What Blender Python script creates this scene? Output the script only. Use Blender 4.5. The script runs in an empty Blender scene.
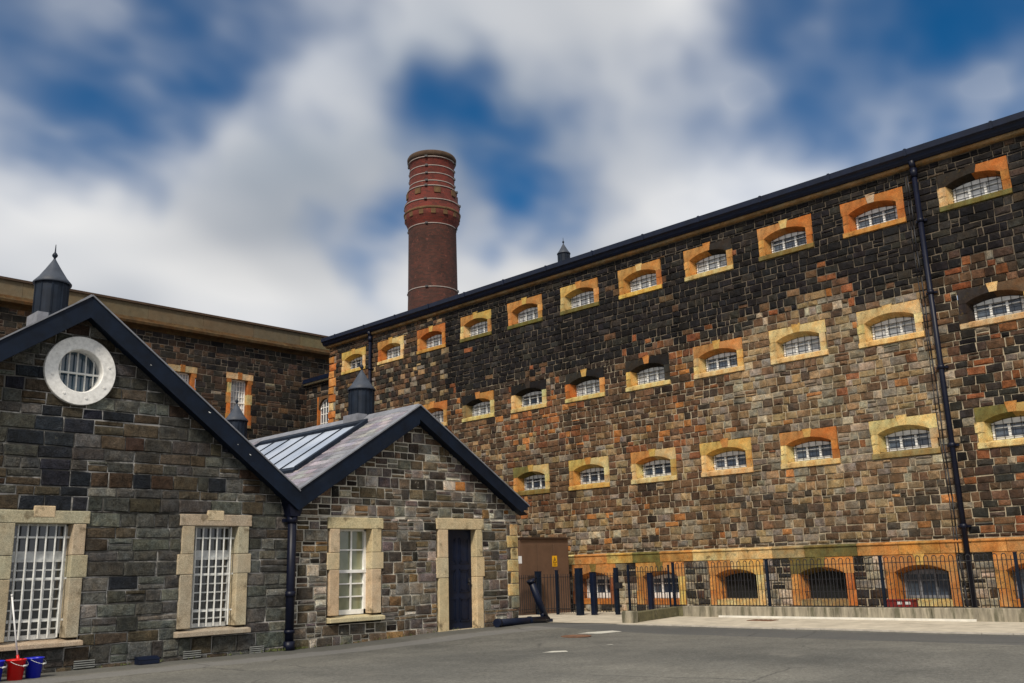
import bpy, math, random
from mathutils import Vector, Matrix
R = math.radians
S = bpy.context.scene
COL = S.collection
rnd = random.Random(7)

# ------------------------------------------------------------------ materials
def new_mat(name):
    m = bpy.data.materials.new(name); m.use_nodes = True
    nt = m.node_tree; nt.nodes.clear()
    out = nt.nodes.new('ShaderNodeOutputMaterial'); b = nt.nodes.new('ShaderNodeBsdfPrincipled')
    nt.links.new(b.outputs[0], out.inputs[0])
    return m, nt, b
def N(nt, t, **k):
    n = nt.nodes.new(t)
    for a, v in k.items():
        if hasattr(n, a): setattr(n, a, v)
        else: n.inputs[a].default_value = v
    return n
def noise(nt, vec, scale, detail=5, rough=.6):
    n = N(nt, 'ShaderNodeTexNoise'); n.inputs['Scale'].default_value = scale
    n.inputs['Detail'].default_value = detail; n.inputs['Roughness'].default_value = rough
    if vec is not None: nt.links.new(vec, n.inputs['Vector'])
    return n
def ramp(nt, fac, stops):
    r = nt.nodes.new('ShaderNodeValToRGB'); e = r.color_ramp.elements
    while len(e) < len(stops): e.new(.5)
    for i, (p, c) in enumerate(stops):
        e[i].position = p; e[i].color = (c, c, c, 1) if isinstance(c, (int, float)) else (*c, 1)
    nt.links.new(fac, r.inputs[0]); return r
def mix(nt, fac, a, b, mode='MIX'):
    m = nt.nodes.new('ShaderNodeMix'); m.data_type = 'RGBA'; m.blend_type = mode
    for v, s in ((fac, m.inputs[0]), (a, m.inputs[6]), (b, m.inputs[7])):
        if isinstance(v, bpy.types.NodeSocket): nt.links.new(v, s)
        elif isinstance(v, (int, float)): s.default_value = v
        else: s.default_value = (*v, 1)
    return m.outputs[2]
def bump(nt, h, b, strength, dist=.01):
    n = nt.nodes.new('ShaderNodeBump'); n.inputs['Strength'].default_value = strength
    n.inputs['Distance'].default_value = dist
    nt.links.new(h, n.inputs['Height']); nt.links.new(n.outputs[0], b.inputs['Normal'])
def coords(nt): return nt.nodes.new('ShaderNodeTexCoord').outputs['Object']

def mat_tone(name, rough=.9, mottle=.55, scale=7, bstr=.8, bdist=.03, fine=45, lichen=None, grime=None, spec=.15, hue=((1.12, .96, .80), (.95, 1.0, 1.06)), streak=0):
    """stone whose base tone is stored per stone on the mesh"""
    m, nt, b = new_mat(name); c = coords(nt)
    a = N(nt, 'ShaderNodeAttribute', attribute_name='tone')
    n1 = noise(nt, c, scale, 8, .7); n2 = noise(nt, c, fine, 6, .7)
    k = ramp(nt, n1.outputs[0], [(.28, 1 - mottle), (.5, 1), (.75, 1 + mottle * 1.1)])
    k2 = ramp(nt, n2.outputs[0], [(.3, .5), (.7, 1.6)])
    hn = noise(nt, c, scale * .55, 5, .7); hr = ramp(nt, hn.outputs[0], [(.36, hue[0]), (.64, hue[1])])
    col = mix(nt, 1, a.outputs[0], hr.outputs[0], 'MULTIPLY'); col = mix(nt, 1, col, k.outputs[0], 'MULTIPLY'); col = mix(nt, 1, col, k2.outputs[0], 'MULTIPLY')
    if grime:
        gn = noise(nt, c, grime[1], 5, .65); gr = ramp(nt, gn.outputs[0], [(grime[2], 0), (grime[2] + .12, .8)])
        col = mix(nt, gr.outputs[0], col, grime[0])
    if streak:
        mp = N(nt, 'ShaderNodeMapping'); mp.inputs['Scale'].default_value = (1, 1, .13); nt.links.new(c, mp.inputs[0])
        sn = noise(nt, mp.outputs[0], 1.5, 6, .65); sr = ramp(nt, sn.outputs[0], [(.34, 1 - streak), (.52, 1.0), (.7, 1.0 + streak * .3)]); col = mix(nt, 1, col, sr.outputs[0], 'MULTIPLY')
    if lichen:
        ln = noise(nt, c, lichen[1], 6, .75); lr = ramp(nt, ln.outputs[0], [(lichen[2], 0), (lichen[2] + .05, .75)])
        col = mix(nt, lr.outputs[0], col, lichen[0])
    nt.links.new(col, b.inputs['Base Color']); b.inputs['Roughness'].default_value = rough
    b.inputs['Specular IOR Level'].default_value = spec
    s = mix(nt, .5, n1.outputs[0], n2.outputs[0]); bump(nt, s, b, bstr, bdist)
    return m
def mat_plain(name, col, rough=.6, var=.25, scale=6, bstr=.2, metal=0, col2=None, thr=.55, spec=.5, stretch=None, bdist=.008):
    m, nt, b = new_mat(name); c = coords(nt)
    if stretch:
        mp = N(nt, 'ShaderNodeMapping'); mp.inputs['Scale'].default_value = stretch
        nt.links.new(c, mp.inputs[0]); c = mp.outputs[0]
    n = noise(nt, c, scale, 7, .65)
    k = ramp(nt, n.outputs[0], [(.3, 1 - var), (.7, 1 + var)])
    o = mix(nt, 1, col, k.outputs[0], 'MULTIPLY')
    if col2:
        n3 = noise(nt, c, scale * .45, 6, .7); r3 = ramp(nt, n3.outputs[0], [(thr, 0), (thr + .1, .85)])
        o = mix(nt, r3.outputs[0], o, col2)
    nt.links.new(o, b.inputs['Base Color'])
    b.inputs['Roughness'].default_value = rough; b.inputs['Metallic'].default_value = metal
    b.inputs['Specular IOR Level'].default_value = spec
    bump(nt, n.outputs[0], b, bstr, bdist); return m

M = {}
M['prison_stone'] = mat_tone('prison_stone', streak=.5, lichen=((.30, .27, .2), 5, .68), fine=38)
M['grey_stone'] = mat_tone('grey_stone', hue=((1.05, .99, .90), (.94, 1.0, 1.05)), streak=.25, scale=9, mottle=.65, lichen=((.17, .17, .13), 2.2, .66), fine=38, grime=((.018, .022, .032), 1.1, .60), bdist=.07, bstr=1)
M['snecked_stone'] = mat_tone('snecked_stone', scale=6, mottle=.6, lichen=((.40, .37, .32), 6, .64), fine=36, bdist=.06, bstr=1)
M['dark_stone'] = mat_tone('dark_stone', streak=.4, lichen=((.13, .11, .07), 2, .68))
M['dressed'] = mat_tone('dressed_stone', streak=.35, mottle=.38, scale=5, hue=((1.1, .86, .62), (.98, 1.1, 1.15)), fine=60, bstr=.4, bdist=.012, lichen=((.11, .075, .03), 3.2, .585), grime=((.035, .026, .018), 5.5, .615))
M['sand'] = mat_tone('sandstone_trim', hue=((1.04, .97, .9), (.98, 1, 1)), mottle=.22, scale=5, fine=70, bstr=.35, bdist=.01, grime=((.13, .10, .06), 4, .57))
M['mortar'] = mat_plain('lime_mortar', (.40, .34, .24), .95, .35, 9, .5)
def mat_prison_mortar():
    m, nt, b = new_mat('cell_block_mortar'); c = coords(nt); n = noise(nt, c, 2, 6, .7); n2 = noise(nt, c, 12, 4, .7)
    sp = N(nt, 'ShaderNodeSeparateXYZ'); nt.links.new(c, sp.inputs[0])
    w = N(nt, 'ShaderNodeMath', operation='MULTIPLY_ADD'); nt.links.new(n.outputs[0], w.inputs[0]); w.inputs[1].default_value = 2.2; nt.links.new(sp.outputs[2], w.inputs[2])
    mr = N(nt, 'ShaderNodeMapRange'); mr.inputs['From Min'].default_value = 8.3; mr.inputs['From Max'].default_value = 9.2; nt.links.new(w.outputs[0], mr.inputs[0])
    col = mix(nt, mr.outputs[0], (.38, .32, .225), (.125, .10, .072)); k = ramp(nt, n2.outputs[0], [(.3, .6), (.7, 1.4)])
    nt.links.new(mix(nt, 1, col, k.outputs[0], 'MULTIPLY'), b.inputs['Base Color']); b.inputs['Roughness'].default_value = .95; bump(nt, n2.outputs[0], b, .5, .01); return m
M['prison_mortar'] = mat_prison_mortar()
M['mortar_light'] = mat_plain('pale_mortar', (.60, .56, .47), .95, .25, 9, .5)
M['mortar_dark'] = mat_plain('weathered_mortar', (.11, .105, .095), .95, .5, 3, .5, col2=(.55, .53, .5), thr=.48)
M['mortar_wing'] = mat_plain('brown_mortar', (.16, .13, .1), .95, .4, 4, .5)
M['rubble'] = mat_plain('plain_rubble', (.09, .075, .06), .9, .5, 5, .8)
M['navy'] = mat_plain('navy_paint', (.0045, .009, .026), .45, .35, 5, .12, spec=.3)
M['navy_board'] = mat_plain('navy_board_paint', (.003, .008, .020), .6, .5, 3, .15, col2=(.007, .013, .026), thr=.58, spec=.22)
M['blue_pipe'] = mat_plain('blue_black_pipe_paint', (.003, .005, .017), .45, .3, 6, .1, spec=.3)
M['lead'] = mat_plain('lead_sheet', (.20, .21, .24), .55, .3, 5, .25)
M['lead_cap'] = mat_plain('cap_lead', (.045, .055, .075), .55, .3, 5, .25, spec=.3)
M['lead_dark'] = mat_plain('dark_lead', (.009, .015, .027), .55, .45, 4, .2, spec=.22)
M['slate'] = mat_tone('roof_slate', hue=((1, 1, 1), (1, 1, 1)), rough=.55, mottle=.25, scale=3, fine=40, bstr=.3, bdist=.006, lichen=((.24, .23, .2), 6, .70), spec=.5)
M['slate_plain'] = mat_plain('slate_back', (.10, .10, .12), .6, .3, 4, .3)
M['white'] = mat_plain('white_paint', (.86, .86, .84), .45, .12, 9, .1)
M['white_old'] = mat_plain('chipped_white_paint', (.82, .82, .80), .5, .2, 14, .25, col2=(.45, .42, .37), thr=.68)
M['bar_white'] = mat_plain('white_bar_paint', (.68, .69, .67), .45, .2, 12, .15)
M['iron'] = mat_plain('black_iron', (.012, .013, .018), .5, .4, 20, .2)
M['concrete'] = mat_plain('aged_concrete', (.28, .25, .19), .9, .5, 4, .5, col2=(.085, .082, .05), thr=.50, stretch=(1, 2.2, .35), bdist=.02)
M['moss_wall'] = mat_plain('mossy_concrete', (.11, .10, .052), .95, .5, 5, .7, col2=(.3, .27, .2), thr=.60, bdist=.03)
M['pave'] = mat_plain('pale_concrete_paving', (.50, .45, .36), .9, .25, 2.2, .4, col2=(.30, .27, .21), thr=.58)
M['brown'] = mat_plain('brown_paint', (.125, .072, .046), .6, .2, 2.5, .15)
M['brown_d'] = mat_plain('dark_brown_paint', (.045, .025, .015), .55, .2, 2.5, .15)
M['yellow'] = mat_plain('yellow_plate', (.80, .42, .01), .5, .08, 9, .05)
M['black'] = mat_plain('black_print', (.012, .012, .012), .5, .1, 9, .05)
M['red_pl'] = mat_plain('red_plastic', (.62, .006, .006), .35, .06, 9, .05)
M['red_dull'] = mat_plain('faded_red', (.22, .018, .014), .6, .3, 5, .1, col2=(.10, .05, .04), thr=.55)
M['blue_pl'] = mat_plain('blue_plastic', (.008, .018, .50), .35, .06, 9, .05)
M['white_pl'] = mat_plain('white_plastic', (.75, .75, .75), .35, .05, 9, .05)
M['rust'] = mat_plain('rusty_iron', (.16, .08, .045), .8, .4, 12, .5)
M['strap'] = mat_plain('pale_steel_strap', (.28, .24, .22), .6, .2, 5, .1)
M['ochre'] = mat_plain('ochre_stone', (.10, .055, .022), .9, .5, 2.5, .4)
M['vent_grey'] = mat_plain('dirty_vent_paint', (.24, .25, .24), .7, .3, 8, .1)
M['capstone'] = mat_plain('dark_cap', (.06, .035, .02), .9, .4, 2, .4)

def mat_pane(name, c1, c2, rough=.12, scale=1.3):
    m, nt, b = new_mat(name); c = coords(nt)
    n = noise(nt, c, scale, 3, .5); r = ramp(nt, n.outputs[0], [(.4, c1), (.62, c2)])
    nt.links.new(r.outputs[0], b.inputs['Base Color']); b.inputs['Roughness'].default_value = rough
    b.inputs['Specular IOR Level'].default_value = .9; b.inputs['IOR'].default_value = 1.6
    n2 = noise(nt, c, 3, 2, .5); bump(nt, n2.outputs[0], b, .08, .01)
    return m
M['pane_dark'] = mat_pane('dark_glass', (.03, .045, .075), (.10, .13, .17))
M['pane_grey'] = mat_pane('painted_reflection_glass', (.30, .32, .35), (.62, .63, .64), .3, 2.5)  # grey-white reflection on the panes is painted into the base colour
M['pane_blue'] = mat_pane('blue_glass', (.02, .05, .085), (.04, .09, .13))
M['pane_green'] = mat_pane('clear_glass_over_cream_room', (.16, .18, .10), (.34, .35, .25), .1)
M['pane_sky'] = mat_pane('skylight_glass', (.36, .42, .52), (.52, .58, .68), .3, 1)  # pale blue base colour stands in for reflected sky
M['pane_black'] = mat_pane('black_glass', (.008, .011, .014), (.02, .025, .032))
M['sash_grey'] = mat_plain('dirty_white_paint', (.62, .64, .64), .6, .25, 8, .1)
M['void'] = mat_plain('unlit_opening', (.006, .008, .008), .8, .3, 3, .1)

def mat_brick():
    m, nt, b = new_mat('chimney_brick'); tc = nt.nodes.new('ShaderNodeTexCoord')
    sp = N(nt, 'ShaderNodeSeparateXYZ'); nt.links.new(tc.outputs['Object'], sp.inputs[0])
    at = N(nt, 'ShaderNodeMath', operation='ARCTAN2'); nt.links.new(sp.outputs[1], at.inputs[0]); nt.links.new(sp.outputs[0], at.inputs[1])
    mu = N(nt, 'ShaderNodeMath', operation='MULTIPLY'); nt.links.new(at.outputs[0], mu.inputs[0]); mu.inputs[1].default_value = 1.65
    cb = N(nt, 'ShaderNodeCombineXYZ'); nt.links.new(mu.outputs[0], cb.inputs[0]); nt.links.new(sp.outputs[2], cb.inputs[1])
    br = N(nt, 'ShaderNodeTexBrick'); nt.links.new(cb.outputs[0], br.inputs['Vector'])
    br.inputs['Scale'].default_value = 1; br.inputs['Brick Width'].default_value = .26; br.inputs['Row Height'].default_value = .1
    br.inputs['Mortar Size'].default_value = .008; br.inputs['Bias'].default_value = -.1
    br.inputs['Color1'].default_value = (.078, .022, .014, 1); br.inputs['Color2'].default_value = (.036, .014, .010, 1)
    br.inputs['Mortar'].default_value = (.05, .03, .025, 1)
    n = noise(nt, tc.outputs['Object'], .8, 6, .7); k = ramp(nt, n.outputs[0], [(.3, .6), (.7, 1.35)])
    col = mix(nt, 1, br.outputs[0], k.outputs[0], 'MULTIPLY')
    # the rebuilt head above 24.3 m is of redder brick
    gt = N(nt, 'ShaderNodeMath', operation='GREATER_THAN'); nt.links.new(sp.outputs[2], gt.inputs[0]); gt.inputs[1].default_value = 24.3
    red = mix(nt, 1, col, (1.7, .75, .65), 'MULTIPLY'); col = mix(nt, gt.outputs[0], col, red)
    n4 = noise(nt, tc.outputs['Object'], 3.5, 5, .7); r4 = ramp(nt, n4.outputs[0], [(.60, 0), (.68, .7)])
    col = mix(nt, r4.outputs[0], col, (.20, .06, .04))
    nt.links.new(col, b.inputs['Base Color']); b.inputs['Roughness'].default_value = .9
    bump(nt, br.outputs[1], b, .3, .01); return m
M['brick'] = mat_brick()

def mat_asphalt():
    m, nt, b = new_mat('worn_asphalt'); c = coords(nt)
    n1 = noise(nt, c, .22, 5, .6); n2 = noise(nt, c, 32, 5, .8); n3 = noise(nt, c, 1.3, 7, .7); n5 = noise(nt, c, 13, 6, .8)
    base = ramp(nt, n1.outputs[0], [(.35, (.075, .076, .070)), (.52, (.12, .118, .105)), (.7, (.165, .16, .138))])
    k = ramp(nt, n2.outputs[0], [(.3, .6), (.7, 1.5)]); k3 = ramp(nt, n3.outputs[0], [(.3, .8), (.72, 1.2)])
    k5 = ramp(nt, n5.outputs[0], [(.32, .6), (.68, 1.45)])
    col = mix(nt, 1, base.outputs[0], k.outputs[0], 'MULTIPLY'); col = mix(nt, 1, col, k3.outputs[0], 'MULTIPLY')
    col = mix(nt, 1, col, k5.outputs[0], 'MULTIPLY')
    # straight bands of paler and darker asphalt, one along the house wall
    def band(axis_rot, off, half, colr, fac, edge=.06):
        nonlocal col
        mp = N(nt, 'ShaderNodeMapping'); mp.inputs['Rotation'].default_value = (0, 0, axis_rot); nt.links.new(c, mp.inputs[0])
        sp = N(nt, 'ShaderNodeSeparateXYZ'); nt.links.new(mp.outputs[0], sp.inputs[0])
        ad = N(nt, 'ShaderNodeMath', operation='ADD'); nt.links.new(sp.outputs[0], ad.inputs[0]); ad.inputs[1].default_value = -off
        w = N(nt, 'ShaderNodeMath', operation='MULTIPLY_ADD'); nt.links.new(n3.outputs[0], w.inputs[0]); w.inputs[1].default_value = .5; nt.links.new(ad.outputs[0], w.inputs[2])
        ab = N(nt, 'ShaderNodeMath', operation='ABSOLUTE'); nt.links.new(w.outputs[0], ab.inputs[0])
        mr = N(nt, 'ShaderNodeMapRange'); mr.inputs['From Min'].default_value = half; mr.inputs['From Max'].default_value = half + edge
        mr.inputs['To Min'].default_value = fac; mr.inputs['To Max'].default_value = 0; nt.links.new(ab.outputs[0], mr.inputs[0])
        col = mix(nt, mr.outputs[0], col, colr)
    band(R(90), -14.1 , .32, (.19, .19, .19), .55)
    band(0, 16.9, .75, (.075, .078, .08), .75)
    band(R(90), -15.15, .5, (.085, .087, .08), .55)
    vr = N(nt, 'ShaderNodeTexVoronoi', feature='DISTANCE_TO_EDGE'); vr.inputs['Scale'].default_value = .33
    wn = noise(nt, c, 1.1, 6, .7); wm = mix(nt, .22, c, wn.outputs['Color']); nt.links.new(wm, vr.inputs['Vector'])
    cr = ramp(nt, vr.outputs['Distance'], [(.0, 1), (.006, .0)]); cf = ramp(nt, n1.outputs[0], [(.48, 0), (.56, .75)])
    cm = N(nt, 'ShaderNodeMath', operation='MULTIPLY'); nt.links.new(cr.outputs[0], cm.inputs[0]); nt.links.new(cf.outputs[0], cm.inputs[1]); col = mix(nt, cm.outputs[0], col, (.03, .03, .03))
    on = noise(nt, c, 2.6, 3, .5); orr = ramp(nt, on.outputs[0], [(.70, 0), (.74, .3)]); col = mix(nt, orr.outputs[0], col, (.045, .043, .04))
    # pale scuffs and spills
    n6 = noise(nt, c, .9, 4, .6); r6 = ramp(nt, n6.outputs[0], [(.64, 0), (.72, .4)]); col = mix(nt, r6.outputs[0], col, (.2, .19, .165))
    nt.links.new(col, b.inputs['Base Color']); b.inputs['Roughness'].default_value = .85
    s = mix(nt, .4, n2.outputs[0], n3.outputs[0]); bump(nt, s, b, .5, .012); return m
M['asphalt'] = mat_asphalt()

# ------------------------------------------------------------------ mesh builder
class MB:
    def __init__(s): s.v = []; s.f = []; s.t = []; s.sm = []
    def face(s, idx, tone=(.3, .3, .3), sm=False): s.f.append(idx); s.t.append(tone); s.sm.append(sm)
    def poly(s, pts, tone=(.3, .3, .3)):
        n = len(s.v); s.v += [tuple(p) for p in pts]; s.face(tuple(range(n, n + len(pts))), tone)
    def box(s, x0, x1, y0, y1, z0, z1, tone=(.3, .3, .3), j=0):
        n = len(s.v)
        for x in (x0, x1):
            for y in (y0, y1):
                for z in (z0, z1):
                    s.v.append((x + rnd.uniform(-j, j), y + rnd.uniform(-j, j), z + rnd.uniform(-j, j)))
        for f in ((0, 1, 3, 2), (4, 6, 7, 5), (0, 4, 5, 1), (2, 3, 7, 6), (0, 2, 6, 4), (1, 5, 7, 3)):
            s.face(tuple(n + i for i in f), tone)
    def prism(s, pts, vec, tone=(.3, .3, .3)):
        """closed solid: polygon pts (3D) swept along vec"""
        n = len(s.v); k = len(pts); vec = Vector(vec)
        s.v += [tuple(p) for p in pts] + [tuple(Vector(p) + vec) for p in pts]
        s.face(tuple(range(n + k - 1, n - 1, -1)), tone); s.face(tuple(range(n + k, n + 2 * k)), tone)
        for i in range(k):
            j = (i + 1) % k; s.face((n + i, n + j, n + k + j, n + k + i), tone)
    def tube(s, p0, p1, r, k=10, r1=None, caps=True, tone=(.3, .3, .3)):
        p0 = Vector(p0); p1 = Vector(p1); d = (p1 - p0).normalized(); r1 = r if r1 is None else r1
        a = d.orthogonal().normalized(); b = d.cross(a); n = len(s.v)
        for p, q in ((p0, r), (p1, r1)):
            for i in range(k):
                t = 2 * math.pi * i / k; s.v.append(tuple(p + (a * math.cos(t) + b * math.sin(t)) * q))
        for i in range(k):
            j = (i + 1) % k; s.face((n + i, n + j, n + k + j, n + k + i), tone, True)
        if caps: s.face(tuple(range(n + k - 1, n - 1, -1)), tone); s.face(tuple(range(n + k, n + 2 * k)), tone)
    def lathe(s, prof, c=(0, 0, 0), k=32, tone=(.3, .3, .3), smooth=True):
        n = len(s.v); m = len(prof)
        for r, z in prof:
            for i in range(k):
                t = 2 * math.pi * i / k; s.v.append((c[0] + r * math.cos(t), c[1] + r * math.sin(t), c[2] + z))
        for a in range(m - 1):
            for i in range(k):
                j = (i + 1) % k; s.face((n + a * k + i, n + a * k + j, n + (a + 1) * k + j, n + (a + 1) * k + i), tone, smooth)
        s.face(tuple(n + i for i in range(k - 1, -1, -1)), tone); s.face(tuple(n + (m - 1) * k + i for i in range(k)), tone)
    def path(s, pts, r, k=6):
        for a, b in zip(pts, pts[1:]): s.tube(a, b, r, k, caps=True)
    def build(s, name, mat, parent=None, loc=None, bev=0, kind=None):
        me = bpy.data.meshes.new(name); me.from_pydata(s.v, [], s.f); me.update()
        a = me.attributes.new('tone', 'FLOAT_COLOR', 'FACE')
        buf = []
        for t in s.t: buf += [t[0], t[1], t[2], 1]
        a.data.foreach_set('color', buf)
        me.polygons.foreach_set('use_smooth', s.sm)
        me.materials.append(M[mat] if isinstance(mat, str) else mat)
        o = bpy.data.objects.new(name, me); COL.objects.link(o)
        if parent: o.parent = parent
        if loc: o.location = loc
        if bev:
            m = o.modifiers.new('bevel', 'BEVEL'); m.width = bev; m.segments = 2; m.limit_method = 'ANGLE'; m.angle_limit = R(40)
        if kind: o['kind'] = kind
        return o
def tag(o, label, cat, group=None):
    o['label'] = label; o['category'] = cat
    if group: o['group'] = group
    return o
def thing(name, label, cat, loc, rz=0, group=None):
    o = bpy.data.objects.new(name, None); COL.objects.link(o); o.location = loc; o.rotation_euler = (0, 0, rz)
    o.empty_display_size = .3
    return tag(o, label, cat, group)
def copy_tree(o, parent=None):
    c = o.copy(); COL.objects.link(c)
    if parent: c.parent = parent
    for ch in [x for x in bpy.data.objects if x.parent == o]: copy_tree(ch, c)
    return c

# ------------------------------------------------------------------ masonry (local frame: x along the wall, y inward, z up)
def clip(poly, a, b, c):            # keep a*x+b*z<=c
    out = []
    for i in range(len(poly)):
        p, q = poly[i], poly[(i + 1) % len(poly)]
        dp = a * p[0] + b * p[1] - c; dq = a * q[0] + b * q[1] - c
        if dp <= 0: out.append(p)
        if (dp < 0) != (dq < 0) and dp != dq:
            t = dp / (dp - dq); out.append((p[0] + t * (q[0] - p[0]), p[1] + t * (q[1] - p[1])))
    return out
def stone(mb, x0, x1, z0, z1, tone, gap=.012, proud=.02, bev=.014, rough=.006, clips=(), y=0):
    g = gap / 2
    p = [(x0 + g, z0 + g), (x1 - g, z0 + g), (x1 - g, z1 - g), (x0 + g, z1 - g)]
    w, h = x1 - x0, z1 - z0
    jt = min(.012, .06 * min(w, h))
    p = [(a + rnd.uniform(-jt, jt), b + rnd.uniform(-jt, jt)) for a, b in p]
    for cl in clips:
        p = clip(p, *cl)
        if len(p) < 3: return
    # drop slivers
    ar = abs(sum(p[i][0] * p[(i + 1) % len(p)][1] - p[(i + 1) % len(p)][0] * p[i][1] for i in range(len(p)))) / 2
    if ar < .002: return
    cx = sum(a for a, _ in p) / len(p); cz = sum(b for _, b in p) / len(p)
    fx = max(.3, 1 - 2 * bev / max(w, .03)); fz = max(.3, 1 - 2 * bev / max(h, .03))
    n = len(mb.v); k = len(p); pr = proud * rnd.uniform(.6, 1.3)
    mb.v += [(a, y, b) for a, b in p]
    mb.v += [(cx + (a - cx) * fx, y - pr - rnd.uniform(-rough, rough), cz + (b - cz) * fz) for a, b in p]
    mb.v.append((cx + rnd.uniform(-.2, .2) * w, y - pr - rnd.uniform(0, 2.2 * rough), cz + rnd.uniform(-.2, .2) * h))
    for i in range(k):
        j = (i + 1) % k
        mb.face((n + i, n + j, n + k + j, n + k + i), tone)
        mb.face((n + k + i, n + k + j, n + 2 * k), tone)
def breaks(lo, hi, edges, unit, jit=.18):
    e = sorted({round(v, 4) for v in [lo, hi] + [x for x in edges if lo < x < hi]}); out = [e[0]]
    for a, b in zip(e, e[1:]):
        n = max(1, round((b - a) / unit))
        for i in range(1, n): out.append(a + (b - a) * i / n + rnd.uniform(-jit, jit) * (b - a) / n)
        out.append(b)
    return out
def coursed(mb, x0, x1, z0, z1, holes, tone, ch=.26, lmin=.22, lmax=.62, split=.28, zedges=(), **k):
    """squared rubble in courses; holes are (xa, xb, za, zb)"""
    zs = breaks(z0, z1, [h[2] for h in holes] + [h[3] for h in holes] + list(zedges), ch)
    for za, zb in zip(zs, zs[1:]):
        zm = (za + zb) / 2
        cuts = sorted((h[0], h[1]) for h in holes if h[2] - 1e-4 < zm < h[3] + 1e-4)
        free = []; x = x0
        for a, b in cuts:
            if a > x: free.append((x, min(a, x1)))
            x = max(x, b)
        if x < x1: free.append((x, x1))
        for a, b in free:
            x = a
            while x < b - 1e-6:
                l = rnd.uniform(lmin, lmax) * rnd.choice((.8, 1, 1, 1.15))
                e = x + l
                if b - e < lmin * .8: e = b
                e = min(e, b)
                if rnd.random() < split and zb - za > .17:
                    zm2 = za + (zb - za) * rnd.choice((.38, .5, .62))
                    if e - x > .42 and rnd.random() < .5:
                        xm = x + (e - x) * rnd.uniform(.35, .65)
                        stone(mb, x, xm, za, zb, tone((x + xm) / 2, zm), **k)
                        stone(mb, xm, e, za, zm2, tone(e, za), **k); stone(mb, xm, e, zm2, zb, tone(e, zb), **k)
                    else:
                        stone(mb, x, e, za, zm2, tone(x, za), **k); stone(mb, x, e, zm2, zb, tone(x, zb), **k)
                else: stone(mb, x, e, za, zb, tone((x + e) / 2, zm), **k)
                x = e
def snecked(mb, x0, x1, z0, z1, holes, tone, ux=.12, uz=.105, **k):
    xs = breaks(x0, x1, [h[0] for h in holes] + [h[1] for h in holes], ux)
    zs = breaks(z0, z1, [h[2] for h in holes] + [h[3] for h in holes], uz)
    nx, nz = len(xs) - 1, len(zs) - 1
    used = [[any(h[0] < (xs[i] + xs[i + 1]) / 2 < h[1] and h[2] < (zs[j] + zs[j + 1]) / 2 < h[3] for h in holes) for i in range(nx)] for j in range(nz)]
    for j in range(nz):
        for i in range(nx):
            if used[j][i]: continue
            w, h = rnd.choice([(2, 2), (3, 2), (3, 2), (2, 1), (1, 1), (3, 2), (3, 3), (2, 2), (2, 3), (1, 2), (2, 1), (3, 3), (1, 1), (2, 2)])
            while w > 1 and (i + w > nx or any(used[j][q] for q in range(i, min(nx, i + w)))): w -= 1
            while h > 1 and (j + h > nz or any(used[t][q] for t in range(j, min(nz, j + h)) for q in range(i, i + w))): h -= 1
            for t in range(j, j + h):
                for q in range(i, i + w): used[t][q] = True
            stone(mb, xs[i], xs[i + w], zs[j], zs[j + h], tone((xs[i] + xs[i + w]) / 2, (zs[j] + zs[j + h]) / 2), **k)
def backing(x0, x1, z0, ztop, holes, extra=()):
    mb = MB(); xs = sorted({x0, x1, *extra, *[h[0] for h in holes], *[h[1] for h in holes]})
    xs = [x for x in xs if x0 <= x <= x1]
    for a, b in zip(xs, xs[1:]):
        m = (a + b) / 2; z = z0
        for h in sorted([h for h in holes if h[0] < m < h[1]], key=lambda h: h[2]):
            if h[2] > z: mb.poly([(a, 0, z), (b, 0, z), (b, 0, h[2]), (a, 0, h[2])])
            z = h[3]
        mb.poly([(a, 0, z), (b, 0, z), (b, 0, ztop(b)), (a, 0, ztop(a))])
    return mb
def vary(c, v=.25):
    k = 1 + rnd.uniform(-v, v); return tuple(max(.004, x * k * (1 + rnd.uniform(-.06, .06))) for x in c)
def pick(table):
    t = rnd.random() * sum(w for w, _ in table)
    for w, c in table:
        t -= w
        if t <= 0: return vary(c)
    return vary(table[-1][1])

BLK = (.013, .0125, .014); CHAR = (.028, .026, .024); BRN = (.115, .070, .042); DBRN = (.056, .038, .028)
RUST = (.19, .075, .034); ORG = (.36, .155, .05); TAN = (.25, .18, .10); GREY = (.20, .18, .145); PALE = (.38, .33, .25)
CREAM = (.52, .40, .20); YEL = (.44, .30, .10); OCH = (.40, .20, .068); ORANGE = (.36, .135, .04); MOSS = (.135, .115, .042); DK = (.03, .026, .024)
SAND = (.37, .325, .245)

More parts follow.
